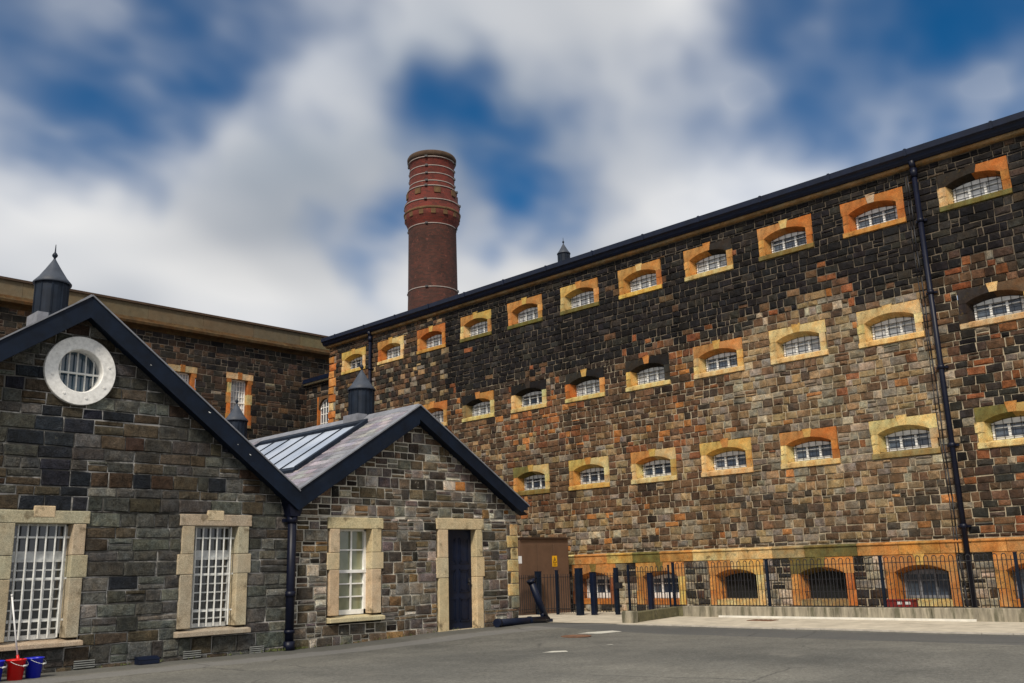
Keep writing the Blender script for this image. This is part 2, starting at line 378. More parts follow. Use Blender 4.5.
# ------------------------------------------------------------------ arched prison window
def arch(a, spring, crown, n=10):
    """points left->right over the arch"""
    h = crown - spring; r = (a * a + h * h) / (2 * h); cz = crown - r; t = math.asin(a / r)
    return [(r * math.sin(-t + 2 * t * i / n), cz + r * math.cos(-t + 2 * t * i / n)) for i in range(n + 1)]
def arched_window(parent, x, z, tones, dims, pane, style):
    """surround mesh is the window itself; sill, frame, bars, pane are its sub-parts"""
    W, ZB, ZT, a, b0, sp, cr, a2, b2, sp2, cr2, d = dims
    L, K, Rr, JL, JR, SL = tones
    P = -.03; n = 10; mb = MB()
    A = arch(a, sp, cr, n); B = arch(a2, sp2, cr2, n)
    j = lambda s=.012: rnd.uniform(-s, s)
    zb = ZB + (.13 if style['sill'] else 0)
    # jambs: two blocks each, front faces with ragged outer edge
    for s, t in ((-1, JL), (1, JR)):
        zm = zb + (sp - zb) * .5
        for za, zc, ww in ((zb, zm, W + j(.03)), (zm, sp, W + j(.03))):
            tt = vary(t, .22)
            xa, xb = sorted((s * a, s * ww))
            mb.box(xa, xb, P + j(.004), .02, za + .005, zc - .005, tt)
        # splayed reveal
        mb.poly([(s * a, P + .006, b0), (s * a2, d, b2), (s * a2, d, sp2), (s * a, P + .006, sp)] if s < 0 else
                [(s * a, P + .006, sp), (s * a2, d, sp2), (s * a2, d, b2), (s * a, P + .006, b0)], vary(t, .08))
    # lintel in left and right halves and soffit
    for i in range(n):
        (xa, za), (xb, zb_) = A[i], A[i + 1]; t = L if (xa + xb) / 2 < 0 else Rr
        mb.poly([(xa, P, za), (xb, P, zb_), (xb, P, ZT), (xa, P, ZT)], t)
        (xc, zc), (xd, zd) = B[i], B[i + 1]
        mb.poly([(xa, P, za), (xc, d, zc), (xd, d, zd), (xb, P, zb_)], t)
    mb.box(-W - j(.025), -a, P, .02, sp, ZT, L); mb.box(a, W + j(.025), P, .02, sp, ZT, Rr)
    mb.poly([(-a, P, ZT), (a, P, ZT), (a, .02, ZT), (-a, .02, ZT)], L)
    # keystone
    kz = A[n // 2][1]; kh = ZT + style.get('key', .05)
    mb.prism([(-.08, P - .012, kz - .005), (.08, P - .012, kz - .005), (.13, P - .012, kh), (-.13, P - .012, kh)], (0, .04, 0), K)
    if not style['sill']:
        mb.box(-W, W, P + .003, .02, ZB, b0, vary(SL, .1))
        mb.poly([(-a, P + .003, b0), (a, P + .003, b0), (a2, d, b2), (-a2, d, b2)], SL)
    w = mb.build('window', 'dressed', parent, (x, 0, z))
    if style['sill']:
        s = MB(); s.prism([(-W, -.07, ZB), (-W, -.07, b0 - .03), (-W, d, b2), (-W, d, ZB)], (.0, 0, 0)) if 0 else None
        s.prism([(-W - .01, .02, ZB), (-W - .01, -.062, ZB + .02), (-W - .01, -.062, b0 - .05), (-W - .01, .02, b0 - .01)], (2 * W + .02, 0, 0), vary(SL, .1))
        s.poly([(-a, .02, b0 - .01), (a, .02, b0 - .01), (a2, d, b2), (-a2, d, b2)], SL)
        s.build('sill', 'dressed', w)
    # timber frame
    f = MB(); t = .058; y0, y1 = d - .05, d - .005
    if style.get('frame', 1):
        Bi = arch(a2 - t, sp2 - .02, cr2 - t - style.get('head', .05), n)
        for i in range(n):
            q = [(B[i][0], y0, B[i][1]), (B[i + 1][0], y0, B[i + 1][1]), (Bi[i + 1][0], y0, Bi[i + 1][1]), (Bi[i][0], y0, Bi[i][1])]
            f.prism(q[::-1], (0, y1 - y0, 0))
        f.box(-a2, -a2 + t, y0 + .002, y1, b2, sp2); f.box(a2 - t, a2, y0 + .002, y1, b2, sp2)
        f.box(-a2, a2, y0 - .004, y1, b2, b2 + style.get('foot', .055))
        top = lambda xx: cr2 - .03 - (cr2 - sp2) * (xx / a2) ** 2
        for k in (-1, 1): f.box(k * a2 / 3 - .027, k * a2 / 3 + .027, y0 + .004, y1 - .002, b2 + .04, top(a2 / 3))
        for k in style.get('mid', ()): f.box(-a2 + .03, a2 - .03, y0 + .012, y1 - .004, k - .011, k + .011)
        f.build('window_frame', style.get('fmat', 'white'), w)
    p = MB()
    Bp = [(-a2, b2), (a2, b2)] + [(q[0], q[1]) for q in B[::-1]]
    p.poly([(u, d, v) for u, v in Bp]); p.build('pane', pane, w)
    g = MB(); nb = style.get('bars', 6); yb = style.get('ybar', .20)
    fr = yb / d; aw = a + (a2 - a) * fr; bb = b0 + (b2 - b0) * fr; ss = sp + (sp2 - sp) * fr; cc = cr + (cr2 - cr) * fr
    for i in range(nb):
        u = -aw + 2 * aw * (i + .5) / nb; zz = cc - (cc - ss) * (u / aw) ** 2
        g.tube((u, yb, bb), (u, yb, zz), .007, 6, caps=False)
    for k in range(style.get('rows', 2)):
        zz = bb + (ss - bb) * (k + .6) / style.get('rows', 2); g.box(-aw, aw, yb - .016, yb + .0, zz - .006, zz + .006)
    g.build('window_bars', 'iron', w)
    return w

# ================================================================== PRISON BLOCK
PX = 22.5
prison = thing('cell_block', 'long three storey dark stone cell block with rows of small arched barred windows', 'prison building', (PX, 0, 0), R(-90))
k_pos = [-(6.24 + 2.447 * k) for k in range(11)]        # window centres, local x
cell = (.80, -.45, .50, .62, -.27, .17, .32, .54, -.245, .13, .215, .28)
base = (.84, -.57, .60, .62, -.43, .20, .36, .55, -.41, .15, .25, .36)
ROWS = ((9.83, 11, cell), (6.89, 9, cell), (4.10, 7, cell), (.80, 6, base))
def wx(z, k): return k_pos[k] - (.10 - .004 * k if z > 9 else .03)
holes = []
for z, n, dm in ROWS:
    for k in range(n): holes.append((wx(z, k) - dm[0], wx(z, k) + dm[0], z + dm[1], z + dm[2]))
XL, XR = -32.5, -1.6
band = (XL, XR, 1.40, 1.72)
mb = backing(XL, XR, -.2, lambda x: 10.79, holes)
wall = mb.build('wall', 'prison_mortar', prison)
def ptone(x, z):
    t = ptone0(x, z); Y = -x
    if z < 1.5 or z > 7.6 or Y < 7.5: return t
    m = (.165, .135, .098) if Y < 13.4 else (.115, .074, .045)
    return tuple(a * .8 + b * .2 for a, b in zip(t, m))
def ptone0(x, z):
    Y = -x; wv = .35 * math.sin(Y * 1.3) + .25 * math.sin(Y * 3.1 + 1)
    top = 7.75 + wv - (.5 if Y > 14 else 0) - (.03 * max(0, Y - 14))
    if Y < 7.5 and z > 1.7:
        if z > 8.0 + wv * .5: return pick([(7, BLK), (3, CHAR), (.6, DBRN)])
        return pick([(3, CHAR), (3.5, DBRN), (3, BRN), (1.4, RUST), (1, GREY), (1, BLK)])
    if z > top:
        if Y > 25: return pick([(3, CHAR), (3, DBRN), (2, BRN), (1, GREY), (.6, TAN)])
        if z > top + .5: return pick([(9, BLK), (3, CHAR), (.25, BRN), (.12, RUST)])
        return pick([(4, BLK), (3, CHAR), (3, BRN), (1.6, RUST)])
    if z < 1.5: return pick([(2.5, CHAR), (4, GREY), (1.5, DBRN), (1.5, PALE)])
    if Y < 13.4 - .4 * math.sin(z * 2):       # repointed lighter patch
        if z > 3.0: return pick([(4, GREY), (3.6, TAN), (1.1, PALE), (2.8, BRN), (.3, ORG), (.7, DBRN), (.4, RUST)])
        return pick([(3, GREY), (2, TAN), (3.2, BRN), (2, DBRN), (1.5, CHAR), (.5, ORG)])
    if Y < 25.5:
        q = max(.05, math.sin(Y * 1.1 + z * .7) + math.sin(z * 2.3 - Y * .6) + .5)
        if z > 5.9: return pick([(4.4, BRN), (2.6 * q, RUST), (1.1 * q, ORG), (2, DBRN), (1.2, CHAR), (.8, GREY), (.3, BLK)])
        if z > 2.9: return pick([(4.6, BRN), (1.5 * q, RUST), (.7 * q, ORG), (2.2, TAN), (2.2, DBRN), (1.2, GREY), (.5, CHAR)])
        return pick([(3, GREY), (3.2, TAN), (2.8, BRN), (.35, ORG), (1, PALE), (.6, CHAR)])
    return pick([(3.4, TAN), (3, BRN), (2, GREY), (1, ORG), (1, DBRN)])
mb = MB()
quoin = (XL, XL + .48, 1.8, 10.4)
coursed(mb, XL, XR, 1.72, 10.70, holes + [quoin], ptone, ch=.19, lmin=.15, lmax=.40, split=.06, gap=.017, proud=.028, bev=.014, rough=.011)
coursed(mb, XL, XR, -.2, 1.40, holes, ptone, ch=.2, lmin=.18, lmax=.45, gap=.022, proud=.03, bev=.02, rough=.012)
mb.build('stone_facing', 'prison_stone', prison)
mb = MB(); z = 1.8; i = 0
while z < 10.35:
    h = rnd.uniform(.3, .4); ww = .48 if i % 2 else .34
    stone(mb, XL, XL + ww, z, min(z + h, 10.4), pick([(4, OCH), (3, ORANGE), (1.2, CREAM), (1, DBRN)]), gap=.015, proud=.05, bev=.025, rough=.015)
    if ww < .48: stone(mb, XL + ww, XL + .48, z, min(z + h, 10.4), pick([(1, BRN), (1, GREY)]), gap=.02, proud=.02)
    z += h; i += 1
mb.build('quoins', 'dressed', prison)
# string course blocks
mb = MB(); x = XL; i = 0
btones = [OCH, CREAM, OCH, YEL, MOSS, OCH, CREAM, OCH, TAN, YEL, OCH]
while x < XR:
    e = min(x + rnd.uniform(.75, 1.5), XR); t = vary(btones[i % 11], .12)
    if 10.2 < -x < 11.6: t = vary(MOSS, .1)
    if 12.9 < -x < 14.4: t = vary(CREAM, .1)
    if 7.9 < -x < 9.4: t = vary(OCH, .1)
    mb.prism([(x + .004, 0, 1.40), (x + .004, -.045, 1.40), (x + .004, -.045, 1.61), (x + .004, -.075, 1.64), (x + .004, -.075, 1.66), (x + .004, 0, 1.70)], (e - x - .008, 0, 0), t)
    x = e; i += 1
mb.build('string_course', 'dressed', prison, bev=.006)
T = {  # per row: left lintel, key, right lintel, left jamb, right jamb, sill
 0: [(DK, DK, ORANGE, CREAM, ORANGE, MOSS), (ORANGE, PALE, ORANGE, ORANGE, ORANGE, OCH), (OCH, CREAM, ORANGE, OCH, ORANGE, MOSS), (OCH, OCH, DK, OCH, OCH, CREAM),
     (OCH, CREAM, OCH, OCH, ORANGE, YEL), (YEL, OCH, OCH, CREAM, OCH, MOSS), (OCH, YEL, OCH, OCH, OCH, MOSS), (OCH, YEL, YEL, CREAM, OCH, MOSS),
     (ORANGE, YEL, ORANGE, OCH, ORANGE, OCH), (OCH, YEL, CREAM, ORANGE, CREAM, CREAM), (YEL, YEL, YEL, CREAM, CREAM, YEL)],
 1: [(DK, CREAM, BRN, DK, OCH, CREAM), (CREAM, CREAM, CREAM, CREAM, CREAM, CREAM), (CREAM, YEL, CREAM, CREAM, CREAM, CREAM), (OCH, YEL, OCH, CREAM, YEL, CREAM),
     (DK, OCH, BLK, YEL, DK, CREAM), (DK, YEL, BLK, ORANGE, OCH, CREAM), (BLK, DK, BLK, CREAM, CREAM, CREAM), (BLK, OCH, OCH, TAN, CREAM, CREAM), (OCH, OCH, ORANGE, OCH, OCH, CREAM)],
 2: [(MOSS, OCH, YEL, CREAM, YEL, CREAM), (CREAM, CREAM, CREAM, CREAM, CREAM, TAN), (OCH, YEL, ORANGE, CREAM, ORANGE, CREAM), (YEL, OCH, YEL, CREAM, OCH, CREAM),
     (OCH, YEL, CREAM, CREAM, YEL, CREAM), (YEL, OCH, CREAM, OCH, CREAM, YEL), (MOSS, YEL, CREAM, OCH, CREAM, MOSS)],
 3: [(OCH, MOSS, OCH, OCH, OCH, ORANGE), (OCH, YEL, OCH, ORANGE, OCH, CREAM), (MOSS, MOSS, OCH, OCH, ORANGE, TAN), (OCH, CREAM, YEL, OCH, CREAM, CREAM), (OCH, MOSS, OCH, OCH, YEL, ORANGE), (OCH, MOSS, OCH, RUST, RUST, ORANGE)]}
wins = []
for r, (z, n, dm) in enumerate(ROWS):
    for k in range(n):
        if r == 3:
            st = dict(sill=False, key=.0, bars=9, rows=2, ybar=.16, frame=1 if k in (0, 1, 4, 5) else 0, foot=.16 if k in (4, 5) else .07, mid=(.0,), fmat='white' if k in (4, 5) else 'lead')
            pane = 'pane_dark' if k in (0, 1, 4, 5) else 'void'
        else:
            st = dict(sill=True, bars=6, rows=3, mid=(.02,), key=rnd.choice((.05, .06, .03)), head=.07 if r else .05)
            pane = {0: 'pane_grey', 1: 'pane_dark' if k in (0, 3, 6) else 'pane_grey', 2: 'pane_dark'}[r]
            if r == 0 and k in (1, 2, 10): pane = 'pane_dark'
        w = arched_window(prison, wx(z, k), z, [vary(t, .12) for t in T[r][k]], dm, pane, st)
# eaves, cornice, gutter
mb = MB(); mb.prism([(XL - .12, .0, 10.71), (XL - .12, -.12, 10.72), (XL - .12, -.15, 10.74), (XL - .12, -.16, 10.80), (XL - .12, .0, 10.80)], (XR - XL + .12, 0, 0), (.27, .185, .10))
mb.build('cornice', 'dressed', prison)
mb = MB(); mb.prism([(XL - .16, .0, 10.803), (XL - .16, -.22, 10.803), (XL - .16, -.27, 10.86), (XL - .16, -.30, 10.93), (XL - .16, -.36, 10.97), (XL - .16, -.36, 11.12), (XL - .16, -.33, 11.12), (XL - .16, -.31, 11.05), (XL - .16, 0, 11.05)], (XR - XL + .16, 0, 0))
for x in range(int(XL), int(XR), 2): mb.box(x + .3, x + .36, -.375, -.2, 10.95, 11.135)
mb.build('gutter', 'navy', prison)
mb = MB()
mb.prism([(XL - .1, -.28, 11.06), (XL - .1, -.28, 11.11), (XL - .1, 7, 13.55), (XL - .1, 14.28, 11.11), (XL - .1, 14.28, 11.06), (XL - .1, 7, 13.45)], (XR - XL + .1, 0, 0)); mb.build('roof', 'slate_plain', prison)
mb = MB(); mb.poly([(XL, 0, -.2), (XL, 0, 10.8), (XL, 7, 13.4), (XL, 14, 10.8), (XL, 14, -.2)]); mb.poly([(XL, 14, -.2), (XL, 14, 10.8), (XR, 14, 10.8), (XR, 14, -.2)])
mb.poly([(XR, 0, -.2), (XR, 0, 10.8), (XR, 7, 13.4), (XR, 14, 10.8), (XR, 14, -.2)][::-1]); mb.build('end_wall', 'rubble', prison)
def downpipe(x, zt, zb, cables=True):
    mb = MB(); mb.tube((x, -.14, zb), (x, -.14, zt - .35), .062, 14)
    mb.tube((x, -.14, zt - .42), (x, -.14, zt - .2), .085, 14); mb.tube((x, -.14, zt - .2), (x, -.22, zt), .075, 12)
    z = zt - 1.6
    while z > zb + .3:
        mb.tube((x, -.14, z), (x, -.14, z + .1), .078, 14); mb.box(x - .13, x + .13, -.09, -.0, z + .02, z + .07); z -= 1.83
    o = mb.build('downpipe', 'blue_pipe', prison)
    if cables:
        c = MB(); pts = [(x - .2 + .012 * math.sin(i * 1.7), -.045, zt - .3 - (zt - zb - .3) * i / 16) for i in range(17)]; c.path(pts, .016)
        pts = [(x - .27 + .014 * math.sin(i * 1.1 + 1), -.045, zt - .3 - (zt - zb - .3) * i / 16) for i in range(17)]; c.path(pts, .011); c.build('cable', 'iron', o)
downpipe(-7.60, 10.85, .02); downpipe(-29.5, 10.85, .02, False)

# ================================================================== BACK WING
wing = thing('wing_building', 'dark stone prison wing at the back with a beige parapet and tall barred sash windows', 'prison building', (0, 36, 0))
WH = [(c - .6, c + .6, 7.55, 9.9) for c in (12.6, 15.1, 17.63, 20.26)]
WX0, WX1 = -8, 27
backing(WX0, WX1, 0, lambda x: 11.3, WH).build('wall', 'mortar_wing', wing)
mb = MB(); wt = lambda x, z: pick([(5, CHAR), (4, DBRN), (.4, BRN), (2, BLK), (.15, GREY)])
coursed(mb, 7, WX1, 4.5, 11.2, WH, wt, ch=.25, lmin=.22, lmax=.6, gap=.02, proud=.02); mb.build('stone_facing', 'dark_stone', wing)
mb = MB(); x = WX0
while x < WX1:
    e = min(WX1, x + 2.4)
    mb.prism([(x, .3, 11.6), (x, -.10, 11.6), (x, -.10, 12.17), (x, .3, 12.17)], (e - x - .01, 0, 0), vary((.135, .108, .072), .15)); x = e
mb.build('parapet', 'sand', wing)
mb = MB(); mb.prism([(WX0, .2, 11.12), (WX0, -.02, 11.14), (WX0, -.1, 11.22), (WX0, -.34, 11.30), (WX0, -.36, 11.40), (WX0, -.2, 11.5), (WX0, -.12, 11.6), (WX0, .2, 11.6)], (WX1 - WX0, 0, 0), (.07, .044, .022)); mb.build('cornice', 'dressed', wing)
mb = MB(); mb.prism([(WX0, .4, 12.17), (WX0, -.18, 12.17), (WX0, -.18, 12.26), (WX0, .4, 12.28)], (WX1 - WX0, 0, 0)); mb.build('coping', 'capstone', wing)
mb = MB(); mb.poly([(WX0, .3, 12.1), (WX1, .3, 12.1), (WX1, 12, 12.1), (WX0, 12, 12.1)]); mb.build('roof', 'slate_plain', wing)
mb = MB(); mb.poly([(WX0, 0, 0), (WX0, 12, 0), (WX0, 12, 12.1), (WX0, 0, 12.1)]); mb.poly([(WX1, 0, 0), (WX1, 0, 12.1), (WX1, 12, 12.1), (WX1, 12, 0)]); mb.build('end_wall', 'rubble', wing)
def sash(parent, xc, zb, zt, hw):
    mb = MB()
    for s in (-1, 1):
        z = zb + .12; i = 0
        while z < zt - .3:
            z2 = min(z + .45, zt - .26); o = (.22 if i % 2 == 0 else .17); a, b = sorted((s * hw, s * (hw + o))); mb.box(a, b, -.035, .3, z, z2 - .004, pick([(5, ORANGE), (1, OCH), (.6, CREAM)])); z = z2; i += 1
            if z2 >= zt - .27: break
    mb.box(-hw - .24, hw + .24, -.04, .3, zt - .26, zt, vary((.45, .33, .2))); mb.box(-.1, .1, -.055, .1, zt - .26, zt + .04, vary(ORANGE))
    w = mb.build('window', 'dressed', parent, (xc, 0, 0))
    s = MB(); s.box(-hw - .2, hw + .2, -.07, .3, zb, zb + .12, TAN); s.build('sill', 'dressed', w)
    f = MB(); a, b, y = zb + .12, zt - .26, .2
    f.box(-hw, -hw + .05, y, y + .05, a, b); f.box(hw - .05, hw, y, y + .05, a, b); f.box(-hw, hw, y, y + .05, a, a + .06); f.box(-hw, hw, y, y + .05, b - .06, b)
    f.box(-hw, hw, y - .01, y + .05, (a + b) / 2 - .03, (a + b) / 2 + .03)
    for i in range(1, 6): f.box(-hw + 2 * hw * i / 6 - .012, -hw + 2 * hw * i / 6 + .012, y + .01, y + .04, a, b)
    for i in range(1, 8): f.box(-hw, hw, y + .012, y + .038, a + (b - a) * i / 8 - .01, a + (b - a) * i / 8 + .01)
    f.build('window_frame', 'white', w)
    p = MB(); p.poly([(-hw, y + .045, a), (hw, y + .045, a), (hw, y + .045, b), (-hw, y + .045, b)]); p.build('pane', 'pane_grey', w)
for c in (12.6, 15.1, 17.63, 20.26): sash(wing, c, 7.55, 9.9, .40)

# link between wing and cell block
link = thing('link_block', 'low recessed stone link between back wing and cell block with white arched window', 'building', (23.7, 0, 0), R(-90))
backing(-36, -31.5, 0, lambda x: 9.95, [(-35.1, -33.9, 6.6, 9.1)]).build('wall', 'mortar_wing', link)
mb = MB(); coursed(mb, -36, -31.5, 4.5, 9.9, [(-35.1, -33.9, 6.6, 9.1)], wt, ch=.25, gap=.02); mb.build('stone_facing', 'dark_stone', link)
mb = MB(); mb.box(-36, -31.5, -.2, .0, 9.75, 9.82, (.35, .3, .2)); mb.build('cornice', 'sand', link)
mb = MB(); mb.box(-36, -31.5, -.26, .05, 9.82, 10.0); mb.build('gutter', 'navy', link)
mb = MB(); mb.poly([(-36, -.2, 9.98), (-31.5, -.2, 9.98), (-31.5, 4, 10.6), (-36, 4, 10.6)]); mb.build('roof', 'slate_plain', link)
mb = MB(); A = arch(.5, 8.5, 8.98, 10)
for i in range(10):
    mb.poly([(A[i][0], -.03, A[i][1]), (A[i + 1][0], -.03, A[i + 1][1]), (A[i + 1][0], -.03, 9.1), (A[i][0], -.03, 9.1)], BRN)
    mb.poly([(A[i][0], -.03, A[i][1]), (A[i][0], .2, A[i][1]), (A[i + 1][0], .2, A[i + 1][1]), (A[i + 1][0], -.03, A[i + 1][1])], BRN)
mb.box(-.6, -.5, -.03, .2, 6.6, 9.1, ORANGE); mb.box(.5, .6, -.03, .2, 6.6, 9.1, DBRN)
lw = mb.build('window', 'dressed', link, (-34.5, 0, 0))
f = MB()
for i in range(6): u = -.5 + i * .2; f.box(u - .02, u + .02, .1, .14, 6.6, 8.96 - .45 * (u / .5) ** 2)
for z in (6.7, 7.1, 7.5, 7.9, 8.3, 8.6): f.box(-.5, .5, .11, .13, z - .015, z + .015)
for i in range(10): f.tube((A[i][0], .12, A[i][1] - .02), (A[i + 1][0], .12, A[i + 1][1] - .02), .035, 6)
f.build('window_frame', 'white', lw)
p = MB(); p.poly([(-.5, .18, 6.6), (.5, .18, 6.6)] + [(u, .18, v) for u, v in A[::-1]]); p.build('pane', 'pane_dark', lw)

# ================================================================== FRONT GABLE BUILDINGS  (wall plane Y = 15.6)
FY = 15.6
def rl_left(x): return 5.98 - (.72 * (5.85 - x) if x < 5.85 else .745 * (x - 5.85))     # top of the rake boards
def rl_right(x): return 4.87 - (.64 * (12.95 - x) if x < 12.95 else .62 * (x - 12.95))
gl = thing('gable_house', 'large gabled stone house at left with round white barred window and navy rake boards', 'house', (0, FY, 0))
gr = thing('gable_house', 'smaller gabled stone house with one white sash window and a navy door', 'house', (0, FY, 0))
VX = 9.97
# openings: outer rect of the surrounds
HL = [(4.80, 6.15, .35, 2.44), (7.79, 9.08, .35, 2.43), (5.45, 6.25, 4.32, 5.12)]
HR = [(10.82, 12.16, .38, 2.43), (13.64, 15.04, -.02, 2.46)]
x0L = 1.9
backing(x0L, VX, -.2, lambda x: rl_left(x) - .12, HL, (5.85,)).build('wall', 'mortar_dark', gl)
backing(VX, 16.15, -.2, lambda x: rl_right(x) - .12, HR, (12.95,)).build('wall', 'mortar_light', gr)
GD = (.066, .064, .059); GM = (.115, .117, .106); GB = (.078, .064, .046); GL = (.19, .185, .165); NV = (.022, .025, .033)
def ltone(x, z):
    if z > 2.5:
        if abs(x - 5.6 - .25 * math.sin(z * 3)) < .3 and z < 4.2: return pick([(4, NV), (1, GD)])
        return pick([(4, GD), (3.2, GB), (1.4, GM), (.9, NV), (.8, DBRN), (.35, GL)])
    if z < .5: return pick([(3, GD), (2, GB), (3, GM)])
    return pick([(2.4, GD), (5, GM), (.7, GB), (1.3, GL), (.3, NV)])
mb = MB()
cl = [(-.72, 1, 5.98 - .14 - .72 * 5.85), (.745, 1, 5.98 - .14 + .745 * 5.85)]
coursed(mb, x0L, VX, -.15, 5.9, HL, ltone, ch=.215, lmin=.24, lmax=.58, split=.1, gap=.015, proud=.024, bev=.016, rough=.006, clips=cl)
mb.build('stone_facing', 'grey_stone', gl)
SB = (.14, .11, .078); SG = (.18, .17, .15); SD = (.07, .062, .054); SP = (.44, .41, .36); SV = (.13, .11, .11)
def rtone(x, z): return pick([(4, SB), (3.6, SG), (4, SD), (2, SV), (1.7, SP), (.35, (.2, .135, .07)), (.06, ORG), (.6, CHAR)])
mb = MB()
cl = [(-.64, 1, 4.87 - .14 - .64 * 12.95), (.62, 1, 4.87 - .14 + .62 * 12.95)]
qz = (15.82, 16.15, .45, 2.36)
coursed(mb, VX, 16.15, -.15, 4.85, HR + [qz], rtone, ch=.205, lmin=.15, lmax=.44, split=.4, gap=.022, proud=.028, bev=.016, rough=.008, clips=cl)
mb.build('stone_facing', 'snecked_stone', gr)
mb = MB(); z = .45
for i in range(7):
    h = 1.91 / 7; ww = .33 if i % 2 else .22; xa = 16.15 - ww
    if ww < .3: stone(mb, 15.82, xa, z, z + h, vary(SD), gap=.02, proud=.028)
    t = vary((.46, .37, .20), .12) if i else vary(SG)
    mb.box(xa + .008, 16.165, -.04 + rnd.uniform(-.008, .008), .22, z + .007, z + h - .007, t, j=.004); z += h
mb.build('quoins', 'dressed', gr, bev=.018)
# end walls and roofs
mb = MB(); mb.poly([(x0L, 0, -.2), (x0L, 15, -.2), (x0L, 15, 3.0), (x0L, 0, 3.0)]); mb.poly([(x0L, 15, -.2), (VX, 15, -.2), (VX, 15, 2.8), (5.85, 15, 5.85), (x0L, 15, 3.0)]); mb.build('end_wall', 'rubble', gl)
mb = MB(); mb.box(16.0, 16.149, .015, 15, -.2, 2.7); mb.poly([(VX, 15, -.2), (16.15, 15, -.2), (16.15, 15, 2.8), (12.95, 15, 4.8), (VX, 15, 2.9)]); mb.build('end_wall', 'rubble', gr)
def slates(parent, xr, zr, xe, rl, y0, y1, skip=None, tones=((1, (.22, .21, .235)), (1, (.26, .245, .27)), (.7, (.19, .185, .21)), (.4, (.30, .285, .29)))):
    """overlapping slate courses running from eave xe to ridge xr"""
    mb = MB(); L = abs(xr - xe); n = int(L * 1.2 / .19); zl = lambda x: rl(x)
    for c in range(n):
        xa = xe + (xr - xe) * c / n; xb = xe + (xr - xe) * (c + 1.25) / n
        if abs(xb - xe) > L: xb = xr
        y = y0 - (.15 if c % 2 else 0)
        while y < y1:
            e = min(y + .3, y1); ys = max(y, y0)
            if e > ys + .01 and not (skip and skip[0] < (xa + xb) / 2 < skip[1] and skip[2] < (ys + e) / 2 < skip[3]):
                h = .012 + rnd.uniform(0, .006); t = pick(tones); g = .004
                za, zb = zl(xa), zl(xb)
                mb.prism([(xa, ys + g, za - .006), (xa, ys + g, za + h), (xb, ys + g, zb + .002), (xb, ys + g, zb - .006)], (0, e - ys - 2 * g, 0), t)
            y += .3
    return mb.build('roof_slates', 'slate', parent)
def slab(parent, pts, name='roof'):
    mb = MB(); mb.prism([(x, -.27, z) for x, z in pts], (0, 15.3, 0)); return mb.build(name, 'slate_plain', parent)
off = .05
slab(gl, [(1.55, rl_left(1.55) - off), (5.85, 5.98 - off), (VX, rl_left(VX) - off), (VX, rl_left(VX) - off - .07), (5.85, 5.98 - off - .09), (1.55, rl_left(1.55) - off - .07)])
slab(gr, [(VX + .03, rl_right(VX + .03) - off), (12.95, 4.87 - off), (16.3, rl_right(16.3) - off), (16.3, rl_right(16.3) - off - .07), (12.95, 4.87 - off - .09), (VX + .03, rl_right(VX + .03) - off - .07)])
SK = (10.82, 12.5, 1.15, 5.45)    # skylight: x range, local y range
slates(gr, 12.95, 4.87, VX + .1, lambda x: rl_right(x) - off + .012, -.25, 14.8, SK)
slates(gl, 5.85, 5.98, VX - .1, lambda x: rl_left(x) - off + .012, -.25, 14.8)
slates(gl, 5.85, 5.98, 1.6, lambda x: rl_left(x) - off + .012, -.25, 14.8)
for par, xr, zr in ((gl, 5.85, 5.98), (gr, 12.95, 4.87)):
    mb = MB(); mb.prism([(xr - .16, -.26, zr - .14), (xr - .14, -.26, zr - .095), (xr, -.26, zr + .015), (xr + .14, -.26, zr - .095), (xr + .16, -.26, zr - .14), (xr, -.26, zr - .035)], (0, 15.2, 0)); mb.build('ridge', 'lead', par)
# rake boards with lead edge
def rake(parent, xa, xb, rl, h, cut=None):
    za, zb = rl(xa), rl(xb)
    mb = MB(); pts = [(xa, -.31, za - .035), (xb, -.31, zb - .035), (xb, -.31, zb - h), (xa, -.31, za - h)]
    if cut: pts[2] = (cut, -.31, rl(cut) - h)
    mb.prism(pts, (0, .035, 0)); mb.prism([(p[0], -.274, p[2] + (.0 if i < 2 else .06)) for i, p in enumerate([(pts[0][0], 0, pts[0][2] - .2), (pts[1][0], 0, pts[1][2] - .2), (pts[2][0], 0, pts[2][2]), (pts[3][0], 0, pts[3][2])])], (0, .28, 0))
    o = mb.build('rake_board', 'navy_board', parent, bev=.004)
    t = MB(); t.prism([(xa, -.335, za - .034), (xb, -.335, zb - .034), (xb, -.335, zb - .006), (xa, -.335, za - .006)], (0, .16, 0)); t.build('lead_edge', 'lead', o)
rake(gl, 1.55, 5.85, rl_left, .40); rake(gl, 5.85, VX, rl_left, .40)
rake(gr, VX, 12.95, rl_right, .43); rake(gr, 12.95, 16.3, rl_right, .34, 16.05)
# flaked paint spots on the boards
mb = MB()
for i in range(4):
    x = rnd.choice((rnd.uniform(7.6, 8.4), rnd.uniform(6, 9.8), rnd.uniform(7.8, 8.1))); z = rl_left(x) - rnd.uniform(.1, .34); s = rnd.uniform(.006, .016)
    mb.poly([(x - s * 1.6, -.3125, z + s), (x - s, -.3125, z - s * .4), (x + s, -.3125, z - s), (x + s * 1.7, -.3125, z - s * .4)])
mb.build('paint_flake', 'white_old', gl)
